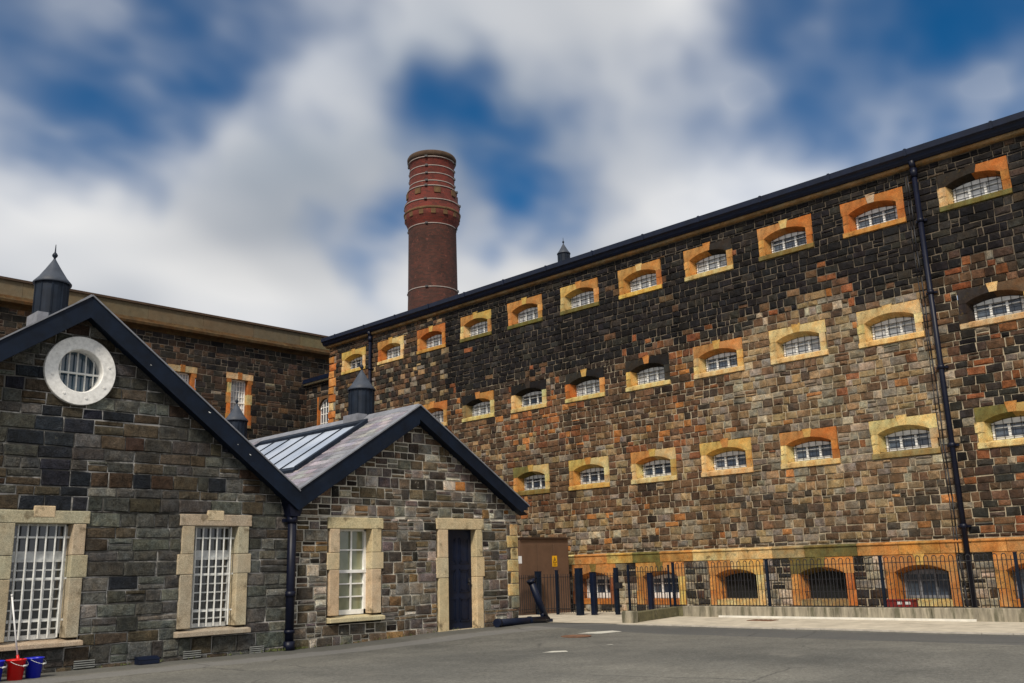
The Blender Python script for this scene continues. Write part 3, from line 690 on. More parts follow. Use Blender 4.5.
# round window
def ring(mb, c, r0, r1, y0, y1, k=48):
    n = len(mb.v)
    for r, y in ((r1, y1), (r1, y0 + .008), (r1 - .008, y0), (r0 + .012, y0), (r0, y0 + .012), (r0, y1 + .2)):
        for i in range(k):
            t = 2 * math.pi * i / k; mb.v.append((c[0] + r * math.cos(t), y, c[1] + r * math.sin(t)))
    for a in range(5):
        for i in range(k):
            j = (i + 1) % k; mb.face((n + a * k + i, n + a * k + j, n + (a + 1) * k + j, n + (a + 1) * k + i))
mb = MB(); ring(mb, (0, 0), .355, .575, -.085, .0)
for i in range(8):
    t = 2 * math.pi * (i + .3) / 8; mb.tube((.465 * math.cos(t), -.095, .465 * math.sin(t)), (.465 * math.cos(t), -.08, .465 * math.sin(t)), .02, 8)
ow = mb.build('round_window', 'white_old', gl, (5.85, 0, 4.72))
mb = MB()
for i in range(5):
    u = -.27 + i * .135; h = math.sqrt(.36 ** 2 - u * u); mb.tube((u, .10, -h), (u, .10, h), .0135, 8)
mb.box(-.36, .36, .08, .12, -.035, -.005); mb.build('window_bars', 'bar_white', ow)
mb = MB(); mb.poly([(.37 * math.cos(2 * math.pi * i / 40), .18, .37 * math.sin(2 * math.pi * i / 40)) for i in range(40)][::-1]); mb.build('pane', 'pane_blue', ow)

def block_surround(parent, name, xa, xb, za, zb, oxa, oxb, oza, ozb, depth, bx=.05, tone=SAND, sill=True, key=True, midblock=True, sillw=.05):
    """za..zb opening, o* outer edges; local origin at opening bottom centre"""
    xc = (xa + xb) / 2; mb = MB(); Y = -.045
    L = [(oxa, xa), (xb, oxb)]
    for a, b in L:
        left = a < xa; cuts = [za, za + (zb - za) * .52, za + (zb - za) * .72, zb] if midblock else [za, za + (zb - za) * .60, zb]
        for i, (p, q) in enumerate(zip(cuts, cuts[1:])):
            aa, bb = a, b
            if i == 1 and midblock:
                if left: aa -= .06
                else: bb += .06
            elif i == 1 and not midblock:
                if left: aa -= .0
            mb.box(aa - xc, bb - xc, Y + rnd.uniform(-.004, .004), depth + .02, p + .002 - za, q - .002 - za, vary(tone, .07))
    m = rnd.uniform(-.1, .1)
    mb.box(oxa - .05 - xc, oxb + .05 - xc, Y - .006, depth + .02, zb - za, ozb - za, vary(tone, .06))
    if key: mb.box(xb - xc - .62, xb - xc - .30, Y - .012, .1, zb - za + .09, ozb + .07 - za, vary((.5, .42, .28), .05))
    w = mb.build(name, 'sand', parent, (xc, 0, za), bev=.012)
    if sill:
        s = MB(); n = len(s.v)
        s.prism([(oxa - sillw - xc, Y - .10, oza - za + .02), (oxa - sillw - xc, Y - .10, -.05), (oxa - sillw - xc, depth + .02, -.003), (oxa - sillw - xc, depth + .02, oza - za)], (oxb - oxa + 2 * sillw, 0, 0), vary(tone, .06))
        s.build('sill', 'sand', w, bev=.01)
    return w, xc
def barred(parent, xa, xb, za, zb, oxa, oxb, oza, ozb, nb):
    w, xc = block_surround(parent, 'window', xa, xb, za, zb, oxa, oxb, oza, ozb, .26)
    hw = (xb - xa) / 2; H = zb - za; mb = MB()
    for i in range(nb):
        u = -hw + 2 * hw * (i + .6) / (nb + .2); mb.tube((u, .07, .02), (u, .07, H - .01), .0145, 8, caps=False)
    for z in (.16 * H, .52 * H, .88 * H): mb.box(-hw, hw, .085, .098, z - .015, z + .015)
    mb.build('window_bars', 'bar_white', w)
    f = MB(); y = .19
    f.box(-hw, -hw + .05, y, y + .05, 0, H); f.box(hw - .05, hw, y, y + .05, 0, H); f.box(-hw, hw, y, y + .05, 0, .07); f.box(-hw, hw, y, y + .05, H - .03, H)
    f.box(-hw, hw, y - .01, y + .05, H * .665, H * .69)
    for i in range(1, 6): f.box(-hw + 2 * hw * i / 6 - .010, -hw + 2 * hw * i / 6 + .010, y + .02, y + .04, 0, H * .68)
    for i in range(1, 8): f.box(-hw, hw, y + .012, y + .038, H * .68 * i / 8 - .011, H * .68 * i / 8 + .011)
    f.build('window_frame', 'sash_grey', w)
    p = MB(); p.poly([(-hw, y + .045, 0), (hw, y + .045, 0), (hw, y + .045, H * .68), (-hw, y + .045, H * .68)])
    p.poly([(-hw, y + .045, H * .68), (hw, y + .045, H * .68), (hw, y + .045, H), (-hw, y + .045, H)]); p.build('pane', 'pane_black', w)
    b = MB(); b.box(-hw + .05, hw - .05, y + .036, y + .042, H * .69, H * .76); b.build('blind', 'sash_grey', w)
barred(gl, 5.08, 5.95, .49, 2.24, 4.80, 6.15, .35, 2.44, 6)
barred(gl, 8.02, 8.86, .50, 2.23, 7.79, 9.08, .35, 2.43, 6)
# sash window
w, xc = block_surround(gr, 'window', 11.09, 11.88, .55, 2.21, 10.86, 12.12, .40, 2.43, .26, tone=(.50, .41, .27), key=False, sillw=.03)
hw = .395; H = 1.66; f = MB(); y = .16
f.box(-hw, -hw + .05, y, y + .08, 0, H); f.box(hw - .05, hw, y, y + .08, 0, H); f.box(-hw, hw, y, y + .08, 0, .09); f.box(-hw, hw, y, y + .08, H - .04, H)
f.box(-hw, hw, y - .012, y + .07, H * .5 - .03, H * .5 + .03)
f.box(-.035 + .06, .06, y + .02, y + .05, 0, H)
for z in (.09 + .25, .09 + .5, H * .5 + .42): f.box(-hw, hw, y + .022, y + .048, z - .013, z + .013)
f.build('window_frame', 'white', w)
p = MB(); p.poly([(-hw, y + .06, 0), (hw, y + .06, 0), (hw, y + .06, H), (-hw, y + .06, H)]); p.build('pane', 'pane_green', w)
# door
w, xc = block_surround(gr, 'door_surround', 13.96, 14.80, .06, 2.22, 13.68, 15.0, 0, 2.46, .30, tone=(.50, .41, .27), sill=False, key=False)
d = MB(); hw = .42; H = 2.16; y = .13
d.box(-hw, hw, y, y + .05, 0.03, H)
for px0, px1 in ((-.34, -.05), (.05, .34)):
    for z0, z1 in ((.18, .68), (.80, 1.30), (1.42, 1.98)):
        for q, ww in ((0, .012), (.045, .008)):
            a, b, c, e = px0 + q, px1 - q, z0 + q, z1 - q
            d.box(a, b, y - ww, y - .001, c, c + .022); d.box(a, b, y - ww, y - .001, e - .022, e); d.box(a, a + .022, y - ww, y - .001, c, e); d.box(b - .022, b, y - ww, y - .001, c, e)
do = d.build('door', 'navy', w)
h = MB(); h.tube((.33, y - .06, 1.02), (.33, y, 1.02), .03, 12); h.box(.305, .355, y - .014, y - .003, .95, 1.1); h.build('handle', 'iron', do)
s = MB(); s.box(-.44, .44, -.06, .2, -.12, .028, (.4, .36, .28)); s.build('threshold', 'sand', w, bev=.01)
# valley hopper and downpipe on the front
mb = MB(); PXX = 9.93
mb.tube((PXX, -.13, .02), (PXX, -.13, 2.62), .082, 16); mb.tube((PXX, -.13, .0), (PXX, -.13, .16), .105, 16); mb.tube((PXX, -.13, .3), (PXX, -.13, .36), .1, 16)
mb.tube((PXX, -.13, 2.3), (PXX, -.13, 2.42), .1, 16); mb.box(PXX - .16, PXX + .16, -.07, .0, 2.32, 2.38)
mb.tube((PXX, -.13, .95), (PXX, -.13, 1.05), .098, 16)
mb.prism([(PXX - .1, -.24, 2.42), (PXX + .1, -.24, 2.42), (PXX + .17, -.26, 2.64), (PXX + .17, -.26, 2.76), (PXX - .17, -.26, 2.76), (PXX - .17, -.26, 2.64)], (0, .25, 0))
mb.build('downpipe', 'blue_pipe', gr)
# air bricks
for i, (xa, xb, za, zb) in enumerate(((6.12, 6.44, .02, .14), (7.92, 8.24, .02, .14), (9.18, 9.46, .0, .13))):
    mb = MB(); mb.box(xa, xb, -.03, 0, za, zb, (.05, .05, .05)); 
    g = MB()
    for k in range(4): g.box(xa, xb, -.05, -.031, za + .005 + k * .033, za + .02 + k * .033)
    o = mb.build('air_vent', 'void', gl); g.build('slats', 'vent_grey', o)
mb = MB(); mb.box(16.17, 16.30, -.02, .0, 1.45, 1.62); mb.box(16.15, 16.2, 0, .01, 1.5, 1.56); mb.build('sign_plate', 'white_pl', gr)
# skylight
mb = MB()
sz = lambda x: rl_right(x) - off
for (a, b, c, e, h) in ((SK[0] - .06, SK[1] + .06, SK[2] - .12, SK[2], .12), (SK[0] - .06, SK[1] + .06, SK[3], SK[3] + .08, .12), (SK[1] - .02, SK[1] + .1, SK[2] - .05, SK[3] + .05, .11), (SK[0] - .12, SK[0], SK[2] - .05, SK[3] + .05, .08)):
    mb.prism([(a, c, sz(a) - .02), (b, c, sz(b) - .02), (b, c, sz(b) + h), (a, c, sz(a) + h)], (0, e - c, 0))
sk = mb.build('skylight', 'lead_dark', gr)
mb = MB(); mb.prism([(SK[0], SK[2], sz(SK[0]) + .03), (SK[1], SK[2], sz(SK[1]) + .03), (SK[1], SK[2], sz(SK[1]) + .045), (SK[0], SK[2], sz(SK[0]) + .045)], (0, SK[3] - SK[2], 0)); mb.build('pane', 'pane_sky', sk)
mb = MB()
for i in range(1, 6):
    yy = SK[2] + (SK[3] - SK[2]) * i / 6; mb.prism([(SK[0], yy - .02, sz(SK[0]) + .046), (SK[1], yy - .02, sz(SK[1]) + .046), (SK[1], yy - .02, sz(SK[1]) + .07), (SK[0], yy - .02, sz(SK[0]) + .07)], (0, .04, 0))
mb.build('glazing_bars', 'lead_dark', sk)

# ------------------------------------------------------------------ ridge cowls
def cowl(parent, x, y, zr, r, base_w, slope):
    """ventilator drum with conical cap over a lead saddle box; origin at the ridge"""
    mb = MB()
    for k in range(8): pass
    mb.lathe([(r, -.1), (r, .62), (r * .98, .63)], k=20, smooth=False)
    for i in range(10):
        t = 2 * math.pi * i / 10; mb.box(r * math.cos(t) - .012, r * math.cos(t) + .012, r * math.sin(t) - .012, r * math.sin(t) + .012, 0, .6)
    c = mb.build('ventilation_cowl', 'lead_dark', parent, (x, y, zr + .05))
    m2 = MB(); m2.lathe([(r * .9, .615), (r * 1.13, .57), (r * 1.15, .60), (r * .85, .70), (r * .45, .88), (r * .12, 1.04), (.02, 1.07)], k=24); m2.build('cap', 'lead_cap', c)
    m3 = MB(); m3.lathe([(.018, 1.04), (.02, 1.09), (.045, 1.12), (.05, 1.145), (.03, 1.18), (.014, 1.2), (.006, 1.35)], k=12); m3.build('finial', 'lead_dark', c)
    m4 = MB(); b = base_w; m4.prism([(-b, -b * .9, -b * slope - .2), (b, -b * .9, -b * slope - .2), (b, -b * .9, -.02), (-b, -b * .9, -.02)], (0, 1.8 * b, 0)); m4.box(-b - .12, b + .12, -b * .9 - .12, b * .9 + .12, -b * slope - .2, -b * slope - .01) if 0 else None
    m4.build('base_box', 'lead', c)
    return c
cowl(gl, 5.85, 17.2 - FY, 5.97, .285, .29, .72)
cw = cowl(gr, 12.95, 17.4 - FY, 4.86, .285, .31, .63)
c2 = copy_tree(cw); c2.parent = gr; c2.location = (12.95, 23.1 - FY, 4.91)
cp = cowl(prison, -25.1, 7, 14.0, .26, .3, 2.6)

# ================================================================== CHIMNEY
ch = thing('brick_chimney', 'tall round red brick chimney with pale steel straps and a bulging ornamental head', 'chimney', (39.45, 45.2, -.55))
mb = MB(); mb.lathe([(2.05, 0), (1.66, 20), (1.62, 24.3), (1.70, 24.6), (1.86, 24.95), (1.90, 25.3), (1.86, 25.32), (1.88, 26.1), (1.72, 26.35), (1.70, 26.9), (1.55, 27.15), (1.53, 29.0), (1.62, 29.25)], k=64); mb.build('shaft', 'brick', ch)
mb = MB(); mb.lathe([(1.5, 29.2), (1.68, 29.25), (1.70, 29.5), (1.64, 29.62), (1.45, 29.62), (1.4, 28.5)], k=64); mb.build('cap', 'capstone', ch)
mb = MB(); mb.lathe([(1.86, 25.28), (1.93, 25.32), (1.95, 25.42), (1.87, 25.5)], k=64); mb.build('corbel_ring', 'ochre', ch)
for i in range(14):
    t = 2 * math.pi * i / 14; mb = MB(); mb.box(1.78, 1.9, -.16, .16, 24.95, 25.3); o = mb.build('bracket', 'ochre', ch, bev=.03); o.rotation_euler = (0, 0, t)
for i in range(8):
    t = 2 * math.pi * (i + .35) / 8; mb = MB(); mb.box(1.66, 1.765, -.22, .22, 26.5, 26.9); o = mb.build('stone_plaque', 'ochre', ch); o.rotation_euler = (0, 0, t)
for z, r in ((29.12, 1.60), (28.5, 1.535), (27.95, 1.54), (27.4, 1.545), (26.98, 1.70), (25.95, 1.885), (24.32, 1.63), (19.9, 1.665)):
    mb = MB(); mb.lathe([(r - .03, z), (r + .025, z), (r + .025, z + .065), (r - .03, z + .065)], k=64)
    s = mb.build('strap', 'strap', ch)
    for i in range(4):
        t = 2 * math.pi * i / 4 + .62 + math.pi; b = MB(); b.box(r, r + .1, -.09, .09, z - .02, z + .11); q = b.build('clamp', 'iron', s); q.rotation_euler = (0, 0, t)

# ================================================================== GROUND
def gh(x, y):
    def ss(v, a, b): t = max(0, min(1, (v - a) / (b - a))); return t * t * (3 - 2 * t)
    return .085 * ss(x, 10.5, 14.5) * (1 - ss(x, 16.2, 18.5)) * ss(y, 11.5, 15.4)
xs = [-900, -200, -60, -25] + [-10 + i * .5 for i in range(68)] + [30, 45, 70, 220, 900]
ys = [-900, -200, -50, -20] + [-6 + i * .5 for i in range(60)] + [30, 50, 80, 220, 900]
mb = MB(); nx = len(xs)
for y in ys:
    for x in xs: mb.v.append((x, y, gh(x, y)))
for j in range(len(ys) - 1):
    for i in range(nx - 1): mb.face((j * nx + i, j * nx + i + 1, (j + 1) * nx + i + 1, (j + 1) * nx + i), sm=True)
g = mb.build('ground', 'asphalt', kind='structure')
# pale paving strip between the asphalt and the cell block
mb = MB(); yv = [-4 + i * .5 for i in range(47)]
edge = lambda y: 17.86 + .05 * math.sin(y * 1.7) if y < 14.3 else 17.9 - (y - 14.3) * .45
for a, b in zip(yv, yv[1:]):
    mb.poly([(edge(a), a, gh(edge(a), a) + .012), (22.5, a, .012), (22.5, b, .012), (edge(b), b, gh(edge(b), b) + .012)])
mb.build('pavement', 'pave', kind='structure')
mb = MB()
for a, b in zip(yv, yv[1:]):
    if a < 14: mb.box(edge(a) - .07, edge(a) + .05, a, b - .006, -.02, .022)
mb.build('pavement_edge', mat_plain('kerb_edge_concrete', (.42, .39, .34), .85, .25, 6, .4), kind='structure')
# worn white paint marks
PM = (([(14.95, 12.80), (15.35, 12.83), (15.95, 12.70), (15.9, 12.40), (15.25, 12.42)], 'paint_mark'), ([(11.65, 10.75), (11.95, 10.78), (12.1, 10.62), (11.95, 10.45), (11.75, 10.6)], 'paint_mark'), ([(13.3, 10.75), (13.42, 10.72), (13.36, 10.62)], 'paint_mark'))
for pts, nm in (PM):
    mb = MB(); mb.poly([(x, y, gh(x, y) + .006) for x, y in pts][::-1]); mb.build(nm, mat_plain('worn_road_paint', (.55, .54, .48), .8, .2, 8, .3, col2=(.2, .2, .17), thr=.56), kind='structure')
mh = MB(); mh.lathe([(.30, 0), (.30, .012), (.27, .016), (.27, .010), (.02, .012)], k=32); mh.build('x', 'rust')
o = bpy.data.objects['x']; o.name = 'manhole_cover'; o.location = (14.5, 12.45, gh(14.5, 12.45)); tag(o, 'round rusty manhole cover in the dark asphalt', 'manhole cover')
mb = MB(); mb.box(-.2, .2, -.3, .3, 0, .012); 
for i in range(5): mb.box(-.17, .17, -.26 + i * .12, -.2 + i * .12, .012, .018)
tag(mb.build('drain_cover', 'rust', loc=(20.0, 11.5, .012)), 'rectangular rusty drain cover in the pale paving by the low wall', 'drain cover')

# ================================================================== LOW WALL
lw = thing('low_wall', 'long low weathered concrete wall carrying the railings with a short mossy return', 'wall', (20.9, 0, 0))
mb = MB(); y = -3
while y < 14.3:
    e = min(y + 2.2, 14.3); mb.box(0, .24, y + .004, e - .004, 0, .27 + rnd.uniform(-.004, .004)); y = e
mb.build('coping_run', 'concrete', lw, bev=.015)
mb = MB(); mb.prism([(-2.555, 13.86, 0), (.24, 14.50, 0), (.24, 14.74, 0), (-2.555, 14.08, 0)], (0, 0, .25)); mb.prism([(0, 14.30, 0), (.24, 14.30, 0), (.24, 14.46, 0), (0, 14.44, 0)], (0, 0, .262)); mb.build('mossy_return', 'moss_wall', lw, bev=.015)
mb = MB(); mb.box(-2.79, -2.56, 13.80, 14.12, 0, .29); mb.build('end_block', 'concrete', lw, bev=.02)
mb = MB(); mb.box(-.06, -.0, 7.1, 13.2, 0.012, .055); mb.build('painted_step', mat_plain('white_step', (.7, .68, .62), .7, .15, 6, .2), lw)

# ================================================================== RAILINGS
def bars_between(mb, p, q, zb, zt, bow=True, sp=.09):
    p = Vector(p); q = Vector(q); L = (q - p).length; n = max(2, int(L / sp)); n += n % 2
    d = (q - p) / n
    for i in range(1, n):
        c = p + d * i; mb.tube((c.x, c.y, zb), (c.x, c.y, zt), .0095, 5, caps=False)
    if bow:
        for i in range(1, n - 1, 2):
            a = p + d * i; b = p + d * (i + 1); m = (a + b) / 2; r = (b - a).length / 2; u = (b - a).normalized()
            pts = [(m.x - u.x * r * math.cos(t), m.y - u.y * r * math.cos(t), zt + r * 1.1 * math.sin(t)) for t in [math.pi * k / 5 for k in range(6)]]
            mb.path(pts, .0095, 5)
    u = (q - p).normalized(); nn = Vector((-u.y, u.x, 0)) * .018
    for z in (zb + .1, zt - .09):
        mb.prism([(p.x + nn.x, p.y + nn.y, z), (q.x + nn.x, q.y + nn.y, z), (q.x - nn.x, q.y - nn.y, z), (p.x - nn.x, p.y - nn.y, z)], (0, 0, .014))
def railing(name, label, cat, pts, zb, zt, bow=True, cap=.05, pr=.03):
    t = thing(name, label, cat, (pts[0][0], pts[0][1], 0))
    ox, oy = pts[0][0], pts[0][1]
    for (a, b) in zip(pts, pts[1:]):
        mb = MB(); bars_between(mb, (a[0] - ox, a[1] - oy, 0), (b[0] - ox, b[1] - oy, 0), zb, zt, bow); mb.build('railing_panel', 'iron', t)
    for a in pts:
        r = a[2] if len(a) > 2 else pr; h = a[3] if len(a) > 3 else zt + cap
        mb = MB(); mb.box(-r, r, -r, r, 0, h); mb.box(-r - .006, r + .006, -r - .006, r + .006, h, h + .02); mb.build('post', 'navy_board', t, (a[0] - ox, a[1] - oy, 0), bev=.004)
    return t
railing('railings', 'long run of black bow topped iron railings behind the low wall along the cell block', 'railings',
        [(21.2, 14.72), (21.2, 11.95), (21.2, 9.1), (21.2, 6.28), (21.2, 3.4)], .16, 1.31)
railing('railings', 'short bow topped railings between the gate and the long run by the mossy return', 'railings',
        [(21.25, 16.25, .028, 1.32), (21.1, 14.80, .02, 1.3)], .12, 1.24)
gt = railing('railings', 'black railings in front of the brown cabinet between wide navy posts', 'railings',
        [(17.9, 18.62, .03, 1.3), (20.27, 18.75, .07, 1.22), (20.4, 18.15, .035, 1.24), (20.25, 17.2, .08, 1.28)], .1, 1.15, bow=False)
g2 = railing('gate', 'open black iron yard gate with lock box beside the wide navy post', 'gate', [(20.95, 16.45, .05, 1.26), (20.7, 17.05, .02, .98)], .1, 1.15, bow=False)
mb = MB(); mb.box(-.06, .06, -.17, .0, .72, .88); mb.build('lock_box', 'iron', g2)
def bollard(label, loc, r, h):
    t = thing('bollard', label, 'bollard', loc, 0, 'square navy posts near the yard gate')
    mb = MB(); mb.box(-r, r, -r, r, 0, h); mb.build('post', 'navy', t, bev=.008)
    mb = MB(); mb.box(-r - .01, r + .01, -r - .01, r + .01, 0, .03); mb.build('base_plate', 'iron', t)
    mb = MB(); mb.prism([(-r - .006, -r - .006, h), (r + .006, -r - .006, h), (r + .006, r + .006, h), (-r - .006, r + .006, h)], (0, 0, .02)); mb.build('cap', 'blue_pipe', t)
bollard('bright navy square post standing before the red framed basement window', (20.55, 16.95, .012), .065, 1.15)
bollard('navy square post standing behind the mossy wall return', (21.0, 15.35, .012), .06, 1.1)

# ================================================================== BROWN CABINET
cb = thing('utility_cabinet', 'tall brown utility cabinet with yellow warning plate beside the cell block', 'cabinet', (19.75, 18.95, 0))
mb = MB(); mb.box(0, 2.13, 0, 1.0, 0, 2.16); mb.build('body', 'brown', cb, bev=.01)
mb = MB(); mb.box(-.03, 2.19, -.06, 1.04, 2.162, 2.21); mb.build('roof', 'brown_d', cb, bev=.008)
for i in range(3):
    mb = MB(); xa = .04 + i * .69; mb.box(xa, xa + .67, -.018, -.001, .12, 2.02); d = mb.build('door', 'brown', cb, bev=.006)
mb = MB(); mb.box(1.36, 1.57, -.026, -.019, 1.36, 1.67); sg = mb.build('warning_sign', 'yellow', cb)
mb = MB()
cx, cz = 1.465, 1.50                       # warning triangle outline with bolt
tri = [(cx - .075, cz - .02), (cx + .075, cz - .02), (cx, cz + .13)]
for a, b in zip(tri, tri[1:] + tri[:1]): mb.tube((a[0], -.027, a[1]), (b[0], -.027, b[1]), .007, 5)
mb.prism([(cx + .012, -.03, cz + .085), (cx - .022, -.03, cz + .035), (cx - .002, -.03, cz + .04), (cx - .012, -.03, cz + .0), (cx + .024, -.03, cz + .052), (cx + .004, -.03, cz + .05)], (0, .003, 0))
for k in range(3): mb.box(1.39, 1.54 - .03 * (k == 2), -.029, -.0265, 1.385 + .026 * k, 1.394 + .026 * k)
mb.build('sign_print', 'black', sg)
mb = MB(); mb.box(.28, .52, -.05, -.018, .9, 1.12); mb.box(.32, .48, -.056, -.05, .94, 1.08); mb.build('vent_panel', 'brown_d', cb)

# ================================================================== FOLDED BARRIER
fb = thing('barrier', 'folded navy metal pole barrier lying and leaning on the ground by the house corner', 'barrier', (17.38, 15.85, 0.03))
mb = MB(); mb.tube((0, 0, .05), (-.43, .06, .98), .095, 14, .08); mb.tube((-.43, .06, .98), (-.45, .065, 1.03), .105, 14); mb.tube((-.05, .006, .14), (-.11, .014, .26), .085, 14); mb.build('leaning_arm', 'navy', fb)
mb = MB(); mb.tube((-2.25, -.60, .15), (.02, -.02, .09), .08, 14); mb.tube((-2.3, -.61, .15), (-2.2, -.585, .15), .095, 14); mb.tube((-.9, -.255, .115), (-.8, -.23, .113), .095, 14); mb.build('lying_arm', 'navy', fb)
mb = MB(); mb.box(-.1, .14, -.1, .1, -.03, .1); mb.build('hinge_block', 'navy', fb, bev=.02)

# ================================================================== SMALL THINGS
def bucket(label, loc, mat, group='plastic buckets by the barred window'):
    t = thing('bucket', label, 'bucket', loc, rnd.uniform(0, 1), group)
    mb = MB(); mb.lathe([(.098, 0), (.125, .265), (.137, .268), (.137, .283), (.122, .283), (.118, .26), (.09, .02), (.0, .02)], k=28); mb.build('body', mat, t)
    h = MB(); pts = [(.137 * math.cos(a), -.03 - .135 * math.sin(a), .262 - .07 * math.sin(a)) for a in [math.pi * i / 12 for i in range(13)]]; h.path(pts, .0035, 6)
    h.tube((pts[5][0], pts[5][1], pts[5][2]), (pts[7][0], pts[7][1], pts[7][2]), .012, 8); h.build('handle', 'sash_grey', t)
    return t
bucket('red plastic bucket holding a mop, standing between two blue buckets', (5.06, 14.93, .0), 'red_pl')
bucket('blue plastic bucket to the right of the red bucket', (5.33, 15.0, .0), 'blue_pl')
bucket('blue plastic bucket at the picture edge left of the red bucket', (4.78, 14.95, .0), 'blue_pl')
mp = thing('mop', 'mop with white handle and red socket standing in the red bucket', 'mop', (5.08, 14.93, .03))
mb = MB(); mb.tube((.0, .0, .24), (-.16, .0, 1.13), .0125, 10); mb.tube((-.16, 0, 1.13), (-.165, 0, 1.16), .015, 10); mb.build('handle', 'white_pl', mp)
mb = MB(); mb.tube((.015, 0, .17), (-.01, 0, .31), .028, 12, .018); mb.build('socket', 'red_pl', mp)
mb = MB()
for i in range(22):
    a = i * 2.4; r = .02 + .05 * (i % 4) / 3; mb.tube((.012, 0, .19), (r * math.cos(a), r * math.sin(a), .02), .008, 5)
mb.build('mop_head', 'white_old', mp)
bb = thing('bait_box', 'small navy plastic box on the ground against the grey stone wall', 'box', (7.24, 15.44, 0))
mb = MB(); mb.prism([(-.17, -.09, .0), (-.17, -.09, .07), (-.17, .02, .11), (-.17, .1, .11), (-.17, .1, 0)], (.34, 0, 0)); mb.build('body', 'navy', bb, bev=.012)
mb = MB(); mb.prism([(-.175, -.095, .072), (-.175, .02, .113), (-.175, .1, .113), (-.175, .1, .122), (-.175, .02, .122), (-.175, -.095, .082)], (.35, 0, 0)); mb.build('lid', 'navy', bb)
sb = thing('storage_box', 'long low red box with pale labels behind the railings under a basement window', 'box', (21.9, 9.0, .02))
mb = MB(); mb.box(-.15, .15, -.30, .32, 0, .36); mb.build('body', 'red_dull', sb, bev=.02)
mb = MB(); mb.box(-.17, .17, -.32, .34, .361, .385); mb.build('lid', 'red_dull', sb, bev=.01)
mb = MB(); mb.box(-.156, -.151, -.24, -.12, .28, .34); mb.box(-.156, -.151, -.05, .06, .28, .34); mb.build('label', 'white_pl', sb)
# weeds at the wall foot
def mat_leaf():
    m, nt, b = new_mat('weed_leaf'); c = coords(nt); n = noise(nt, c, 9, 3, .6); r = ramp(nt, n.outputs[0], [(.3, (.035, .05, .012)), (.7, (.11, .13, .03))]); nt.links.new(r.outputs[0], b.inputs['Base Color']); b.inputs['Roughness'].default_value = .7; return m
mb = MB()
for i in range(420):
    w = rnd.random()
    if w < .3: x, y = rnd.uniform(9.5, 10.3), rnd.uniform(15.42, 15.58)
    elif w < .55: x, y = rnd.uniform(6.5, 15.3), rnd.uniform(15.5, 15.585)
    else: x, y = rnd.uniform(16.3, 20.2), rnd.uniform(16.6, 18.4) if rnd.random() < .5 else rnd.uniform(18.3, 18.9)
    z = gh(x, y) + .01; a = rnd.uniform(0, 6.28); h = rnd.uniform(.015, .06); s = rnd.uniform(.008, .02)
    mb.poly([(x - s * math.cos(a), y - s * math.sin(a), z), (x + s * math.cos(a), y + s * math.sin(a), z), (x + rnd.uniform(-.03, .03), y + rnd.uniform(-.03, .03), z + h)])
o = mb.build('weeds', mat_leaf(), kind='stuff'); o['label'] = 'sparse green weeds and moss along the foot of the walls'; o['category'] = 'weeds'

# ================================================================== CAMERA
fw = Vector((.69995427, .67382419, .23669597)); rt = Vector((.69825226, -.71527986, -.0286096)); up = Vector((-.15002602, -.18529891, .97116245))
cam = bpy.data.cameras.new('camera'); co = bpy.data.objects.new('camera', cam); COL.objects.link(co)
m = Matrix((( rt.x, up.x, -fw.x, 0), (rt.y, up.y, -fw.y, 0), (rt.z, up.z, -fw.z, 1.35), (0, 0, 0, 1))); co.matrix_world = m
cam.sensor_width = 36; cam.lens = 929.7757 / 1024 * 36; cam.clip_end = 3000; cam.clip_start = .05
S.camera = co

# ================================================================== LIGHT
SUN_AZ, SUN_EL = Vector((-.86, -.50)), R(45)
az = math.atan2(SUN_AZ.x, SUN_AZ.y)
sd = Vector((SUN_AZ.normalized().x * math.cos(SUN_EL), SUN_AZ.normalized().y * math.cos(SUN_EL), math.sin(SUN_EL)))
sl = bpy.data.lights.new('sun', 'SUN'); so = bpy.data.objects.new('sun', sl); COL.objects.link(so)
sl.energy = 3.6; sl.angle = R(9); sl.color = (1, .90, .76); so.rotation_euler = sd.to_track_quat('Z', 'Y').to_euler()
w = bpy.data.worlds.new('World'); S.world = w; w.use_nodes = True; nt = w.node_tree; nt.nodes.clear()
out = nt.nodes.new('ShaderNodeOutputWorld'); bg = nt.nodes.new('ShaderNodeBackground'); nt.links.new(bg.outputs[0], out.inputs[0])
bg.inputs[1].default_value = .095
sky = nt.nodes.new('ShaderNodeTexSky'); sky.sky_type = 'NISHITA'; sky.sun_disc = False; sky.sun_elevation = SUN_EL; sky.sun_rotation = az
sky.air_density = 1.0; sky.dust_density = .3; sky.ozone_density = 3
tc = nt.nodes.new('ShaderNodeTexCoord'); D = tc.outputs['Generated']
# plane-projected coordinates: streaky high cloud
sp = N(nt, 'ShaderNodeSeparateXYZ'); nt.links.new(D, sp.inputs[0])
za = N(nt, 'ShaderNodeMath', operation='ADD'); nt.links.new(sp.outputs[2], za.inputs[0]); za.inputs[1].default_value = .35
dv = N(nt, 'ShaderNodeVectorMath', operation='DIVIDE'); nt.links.new(D, dv.inputs[0])
cbz = N(nt, 'ShaderNodeCombineXYZ'); [nt.links.new(za.outputs[0], cbz.inputs[i]) for i in range(3)]; nt.links.new(cbz.outputs[0], dv.inputs[1])
mpn = N(nt, 'ShaderNodeMapping'); mpn.inputs['Rotation'].default_value = (0, 0, R(-25)); mpn.inputs['Scale'].default_value = (1.6, 2.2, 1); nt.links.new(dv.outputs[0], mpn.inputs[0])
n1 = noise(nt, mpn.outputs[0], 1.5, 2, .4); n2 = noise(nt, mpn.outputs[0], .7, 2, .5)
